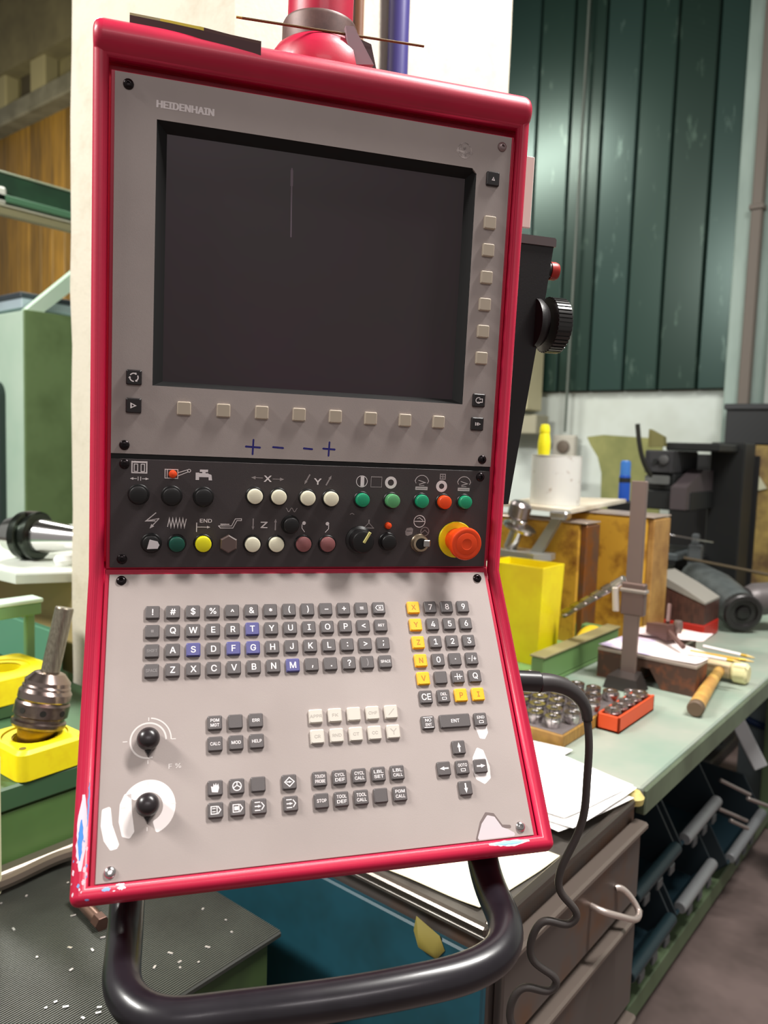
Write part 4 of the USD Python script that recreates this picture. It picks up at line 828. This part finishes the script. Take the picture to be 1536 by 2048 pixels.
obj('olive_guard', hull([tuple(np.array(p) - Q0) for p in ((-1.34, 3.62, 1.61), (-1.27, 3.62, 1.575), (-1.265, 3.62, 1.53), (-1.34, 3.62, 1.525), (-1.34, 3.66, 1.61), (-1.27, 3.66, 1.575), (-1.265, 3.66, 1.53), (-1.34, 3.66, 1.525))]), M('guard_olive', (112, 108, 62), .6), dp)
dbx('table', (-1.33, 3.60, 1.00), (-1.165, 3.97, 1.035), M('table_grey', (72, 78, 80), .4)); dbx('table_slot', (-1.29, 3.64, 1.0352), (-1.20, 3.9, 1.041), dk2, .001)
dbx('table_arm', (-1.25, 3.82, .94), (-1.14, 3.975, .999), dk2)
dbx('vice_post', (-1.125, 3.62, .985), (-1.07, 3.67, 1.085), M('vice_grey', (78, 82, 84), .45)); dbx('vice_post', (-1.115, 3.63, 1.086), (-1.085, 3.66, 1.135), M('vice_grey', 0))
obj('bright_rod', rod(np.array((-1.27, 3.60, 1.128)) - Q0, np.array((-1.01, 3.60, 1.108)) - Q0, .0045, 10), chrome, dp)
obj('long_rod', rod(np.array((-1.14, 3.62, 1.02)) - Q0, np.array((-.72, 3.62, .985)) - Q0, .007, 10), M('rod_olive', (104, 92, 74), .4, .5), dp)
dbx('splash_guard', (-1.42, 4.205, .10), (-.985, 4.222, 1.50), M('guard_black', (14, 14, 15), .6), .002); dbx('pedestal', (-1.34, 3.7, .06), (-1.06, 4.0, .93), dk2)
bt = thing('blue_cylinder', 'blue spray can standing behind the pale board', 'spray can', (-1.235, 3.10, 1.298))
obj('can', lathe([(.022, 0), (.023, .004), (.023, .10), (.021, .105)], 24), M('can_blue', (28, 80, 178), .35), bt); obj('band', T(lathe([(.0235, 0), (.0235, .02)], 24), (0, 0, .075)), M('can_black', (24, 28, 30), .5), bt); obj('cap', T(lathe([(.021, 0), (.021, .05), (.016, .06)], 24), (0, 0, .1055)), M('cap_blue', (60, 116, 190), .35), bt)
sh = thing('can_shelf', 'low dark stand carrying the blue spray can', 'stand', (-1.235, 3.1, Z)); obj('stand', box((-.05, -.05, .001), (.05, .05, .437), .004), dk2, sh)
single('floor_shaving', tube(spline([(-.36, 2.0, .004), (-.33, 2.03, .006), (-.30, 2.04, .004)], 10), .003, 6), M('shaving_gold', (180, 150, 60), .4, .6), 'golden metal shaving on the brown floor', 'shaving')

# ================================================================== left side: machine cover, tool trolley, milling machine
matm = M('ribbed_rubber', (46, 48, 42), .55, 0, (34, 32, 30), 3, (.4, .7))
tb = thing('machine_bed', 'machine bed covered by a dark ribbed rubber mat', 'machine', (-1.04, .45, 0))
B3 = np.array((-1.04, .45, 0))
def mb(lo, hi, b=None): return box(np.array(lo) - B3, np.array(hi) - B3, b)
obj('casing', mb((-1.75, -.5, .05), (-.825, .775, .738), .006), M('bed_green', (62, 82, 44), .5, 0, (48, 60, 36), 6), tb)
mat_ = obj('rubber_mat', mb((-1.265, -.5, .7385), (-.812, .787, .748), .002), matm, tb)
rib = []
for i in range(118):
    x = -1.262 + .0038 * i; rib.append(box(np.array((x, -.5, .7475)) - B3, np.array((x + .0019, .786, .7492)) - B3, 0))
obj('ribs', join(*rib), M('rib_rubber', (70, 73, 66), .42, 0, (46, 46, 42), 3, (.4, .7)), mat_, smooth=False, kind='stuff')
gb = thing('tool_cupboard', 'green steel cupboard with the yellow tool blocks on its top', 'cupboard', (-1.5, .45, .75))
B4 = np.array((-1.5, .45, .75))
def gbx(n, lo, hi, m, b=None): return obj(n, box(np.array(lo) - B4, np.array(hi) - B4, b), m, gb)
gsh = M('cupboard_green', (84, 116, 62), .5, 0, (70, 98, 54), 5, (.35, .7))
gbx('body', (-2.1, -.4, .751), (-1.276, .94, .862), gsh); gbx('drawer_face', (-1.2755, -.4, .756), (-1.268, .93, .858), gsh); gbx('top_sheet', (-2.1, -.4, .8625), (-1.262, .945, .905), M('cupboard_top', (58, 90, 60), .5))
gbx('back_wall', (-2.1, .925, .9055), (-1.76, .945, 1.02), M('cupboard_back', (86, 140, 112), .5))
ytool = M('block_yellow', (244, 226, 24), .42, 0, (226, 196, 20), 12, (.5, .75))
def tool_block(lab, at, deg, size=(.14, .13, .052)):
    t = thing('tool_block', lab, 'tool holder block', at, rot((0, 0, 1), deg).T)
    w, d, h = size
    body = mf(pad(rrect(w, d, .018, 5), 0, h, .006)) - m3.Manifold.cylinder(h * 2, .0385, .036, 40).translate((0, 0, -.01)) - m3.Manifold.cylinder(.02, .056, .056, 40).translate((0, 0, h - .006))
    obj('block', tm(body), ytool, t, smooth=30)
    obj('ring', lathe([(.0389, h - .0055), (.054, h - .0055), (.054, h - .003), (.0389, h - .003)], 40, False), ytool, t)
    obj('bolt_head', T(lathe([(.006, 0), (.006, .0012), (.004, .0014)], 16), (w * .36, -d * .38, h + .0002)), M('bolt_olive', (120, 104, 40), .5), t)
    return t
tool_block('yellow tool block holding the collet chuck', (-1.329, .660, .906), 2)
tool_block('empty yellow tool block behind the chuck', (-1.655, .75, .935), 4, (.16, .17, .06))
tool_block('yellow tool block cut off by the left picture edge', (-1.345, .48, .906), 3)
single('tool_riser', box((-1.735, .665, .906), (-1.575, .84, .9345), .003), M('riser_green', (58, 86, 54), .5), 'green riser plate under the empty yellow tool block', 'plate')
tc = thing('collet_chuck', 'steel collet chuck with a plain round shank standing in a yellow block', 'collet chuck', (-1.329, .660, .95))
hs = M('holder_steel', (150, 134, 128), .26, 1., (120, 104, 98), 40)
def tp(m): return T(m, R=np.array([(1, 0, 0), (0, 1, 0), (0, 0, 1)]).T)
TL = rot((1, 0, 0), -14)
def tz(m): return T(m, R=TL)
obj('taper', tz(lathe([(.022, -.038), (.033, .012), (.033, .018)], 32)), M('taper_brass', (140, 112, 52), .3, .9), tc)
obj('flange', tz(lathe([(.036, .0185), (.045, .022), (.047, .026), (.047, .032), (.043, .035), (.043, .04), (.047, .043), (.047, .064), (.045, .068)], 40)), hs, tc, smooth=25)
for a in (-70, -25, 20): obj('pin_hole', tz(T(lathe([(.0055, 0), (.0055, .0015)], 16), (.046 * math.cos(math.radians(a)), .046 * math.sin(math.radians(a)), .053), R=rot((0, 0, 1), a) @ rot((0, 1, 0), 90))), matte_black, tc)
obj('nut', tz(lathe([(.044, .0685), (.046, .072), (.046, .084), (.042, .09), (.042, .094), (.040, .097), (.040, .104), (.027, .118), (.022, .12)], 40)), M('nut_steel', (170, 152, 146), .22, 1.), tc, smooth=25)
obj('shank', tz(lathe([(.0165, .1205), (.0165, .236), (.0155, .238)], 32)), M('shank_steel', (150, 144, 128), .34, .75, (112, 104, 92), 30, stretch=(20, 20, .5)), tc, smooth=25)
for k, (n, lo, hi, lab) in enumerate((('clamp_bar', (-1.262, .50, .7495), (-1.235, .80, .775), 'flat steel clamp bar lying along the foot of the green cupboard'),)):
    single(n, box(lo, hi, .003), M('bar_steel', (150, 138, 126), .35, .8), lab, 'clamp bar')
single('stepped_clamp', tube(spline([(-1.23, .52, .766), (-1.222, .60, .768), (-1.205, .69, .768), (-1.15, .70, .764), (-1.12, .66, .762)], 30), .011, 8), M('clamp_steel_b', (124, 112, 100), .35, .8), 'bent steel clamp lying on the rubber mat', 'clamp', smooth=30)
tbx = thing('t_bolt', 'short steel bolt lying on the rubber mat below the red frame', 'bolt', (-1.11, .615, .762))
obj('shaft', rod((0, 0, 0), (.085, -.008, -.003), .0095, 16), M('bolt_steel', (126, 100, 90), .35, .8), tbx); obj('head', rod((.078, -.007, -.003), (.096, -.009, -.003), .0118, 6, .05), M('bolt_head', (90, 66, 58), .4, .7), tbx)
rngc = np.random.RandomState(11)
chips = [T(trimesh.creation.box((.006 * rngc.uniform(.5, 1.4), .003, .0012)), (rngc.uniform(-1.2, -.84), rngc.uniform(.35, .75), .7502), R=rot((0, 0, 1), rngc.uniform(0, 180))) for _ in range(46)]
tag(obj('metal_chips', join(*chips), M('chip_bright', (230, 226, 226), .25, .8), kind='stuff'), 'bright metal chips scattered over the rubber mat', 'metal chips')
single('cream_post', box((-1.24, .40, .75), (-1.214, .548, .985), .004), M('post_cream', (206, 204, 170), .5), 'cream green post cut off by the left picture edge', 'post')
# rail and shelf with the chrome taper
rl_ = thing('trolley_rail', 'mint green rail of the tool trolley above the yellow blocks', 'rail', (-1.72, .6, 0))
obj('rail', box((-.01, -.4, 1.085), (.02, .262, 1.112), .002), M('rail_green', (108, 148, 96), .5), rl_); obj('rail_top', box((-.03, -.4, 1.1125), (.022, .266, 1.122), .002), M('rail_mint', (204, 228, 208), .45), rl_)
for y in (-.3, .242): obj('bracket', box((-.028, y, .906), (-.011, y + .02, 1.11), .002), M('rail_green', 0), rl_)
sf = thing('side_shelf', 'pale bench top carrying the chrome tapers beside the pillar', 'shelf', (-2.1, 1.1, 0))
obj('shelf_top', T(pad([(.34, -.13), (.34, .6), (-.6, .6), (-.6, -.27), (-.12, -.27), (.28, -.24)], 1.138, 1.163, .004), (0, 0, 0)), M('shelf_white', (226, 230, 220), .5, 0, (204, 212, 200), 5), sf); obj('front_board', box((-.1, -.12, .90), (.33, -.105, 1.1375), .003), M('shelf_ochre', (176, 156, 104), .6), sf)
for x in (-.5, .29): obj('leg', box((x - .03, .3, 0), (x + .03, .36, 1.1375), .004), M('rail_green', 0), sf)
obj('dark_tray', box((-.54, -.16, .98), (-.16, -.02, 1.12), .004), M('tray_dark', (44, 62, 52), .5), sf)
def taper(lab, at, deg):
    t = thing('taper_holder', lab, 'taper tool holder', at, rot((0, 0, 1), deg).T)
    y = rot((0, 1, 0), 90)
    def g(m): return T(m, R=y)
    obj('cone', g(lathe([(.046, 0), (.026, .15), (.024, .155), (.022, .16)], 40)), M('cone_chrome', (232, 230, 230), .16, 1.), t, smooth=30)
    obj('groove_ring', g(lathe([(.062, -.055), (.0635, -.05), (.0635, -.035), (.054, -.030), (.054, -.02), (.0635, -.014), (.0635, -.004), (.06, -.001)], 44)), M('ring_dark', (60, 66, 60), .25, .9), t, smooth=25)
    obj('nose', g(lathe([(.030, -.10), (.044, -.096), (.05, -.07), (.052, -.0555)], 40)), M('nose_chrome', (200, 204, 200), .2, 1.), t, smooth=30)
    obj('drive_key', box((-.045, -.012, .05), (-.005, .012, .064), .002), dark_steel, t)
taper('chrome taper holder lying on the pale shelf', (-1.975, 1.00, 1.2275), 24)
single('white_cup', T(lathe([(.02, 0), (.026, .014), (.020, .026)], 24), (-1.864, 1.005, 1.1635)), M('cup_white', (240, 240, 238), .5), 'small white knob at the pillar end of the pale shelf', 'knob')
# milling machine cabin and its bars
mm = thing('milling_machine', 'mint and olive green cabin of a milling machine with a dark window seal', 'milling machine', (-4.4, 2.2, 0))
B5 = np.array((-4.4, 2.2, 0))
def mx(n, lo, hi, m, b=None, **k): return obj(n, box(np.array(lo) - B5, np.array(hi) - B5, b), m, mm, **k)
mint = M('cabin_mint', (200, 224, 204), .5, 0, (184, 214, 192), 2); olive = M('cabin_olive', (108, 134, 86), .55, 0, (82, 104, 60), 3.4, (.45, .75))
mx('front_skin', (-5.4, 1.89, .3), (-3.905, 1.905, 2.105), mint); mx('side_skin', (-3.904, 1.895, .3), (-3.89, 2.9, 2.112), olive); mx('cabin', (-5.4, 1.906, .05), (-3.9045, 2.9, 2.10), mint)
wn = mx('window', (-5.2, 1.876, .93), (-4.13, 1.8885, 1.66), M('window_grey', (120, 140, 140), .15), .004)
fr = sg.box(-5.25, .86, -4.09, 1.76).buffer(.0).difference(sg.box(-5.2, .93, -4.14, 1.69)); fr = sg.box(-5.18, .93, -4.17, 1.68).buffer(.08).difference(sg.box(-5.16, .95, -4.19, 1.66).buffer(.045))
obj('window_seal', T(extr(fr, 0, .03), np.array((0, 1.889, 0)) - B5, R=rot((1, 0, 0), 90)), M('seal_dark', (40, 56, 52), .5), wn)
obj('top_brace', hull([tuple(np.array(p) - B5) for p in ((-3.90, 1.91, 2.113), (-3.90, 2.0, 2.113), (-3.9, 2.26, 2.44), (-3.9, 2.26, 2.34), (-3.96, 1.91, 2.113), (-3.96, 2.0, 2.113), (-3.96, 2.26, 2.44), (-3.96, 2.26, 2.34))]), mint, mm)
mx('roof_sheet', (-5.4, 1.92, 2.13), (-3.97, 2.85, 2.18), M('roof_blue', (176, 194, 204), .4)); mx('roof_edge', (-5.4, 1.915, 2.181), (-3.97, 2.85, 2.21), M('roof_dark', (52, 62, 70), .5))
gr = thing('crane_beam', 'dark green overhead beam left of the pillar', 'beam', (-3.93, 2.0, 0))
obj('web', box((-.02, -.9, 2.645), (.02, .9, 2.748), .003), M('beam_green', (44, 84, 58), .45, 0, (36, 66, 48), 5), gr); obj('lower_flange', box((-.05, -.9, 2.612), (.04, .9, 2.6445), .003), M('beam_light', (84, 132, 100), .45), gr)
obj('upper_flange', box((-.02, -.9, 2.7485), (.028, .9, 2.756), .001), M('beam_pale', (160, 176, 150), .45), gr)
wr = thing('guard_rail', 'pale olive rail just under the green overhead beam', 'rail', (-3.93, 2.0, 0))
obj('rail', box((-.02, -.9, 2.552), (.02, .9, 2.592), .003), M('rail_olive', (150, 146, 112), .5), wr); obj('rail_top', box((-.022, -.9, 2.5925), (.03, .9, 2.600), .001), M('rail_pale', (206, 206, 186), .45), wr)
for t, z in ((gr, 2.61), (wr, 2.551)):
    obj('hanger', box((-.015, .50, 2.757 if t is gr else 2.6), (.0, .53, 7.39 if t is gr else 2.611), 0), M('beam_green', 0), t)

single('white_fitting', box((-3.96, 1.70, 2.6005), (-3.89, 1.815, 2.68), .01), M('fitting_white', (232, 236, 226), .5), 'small white fitting on the pale rail at the left picture edge', 'fitting')
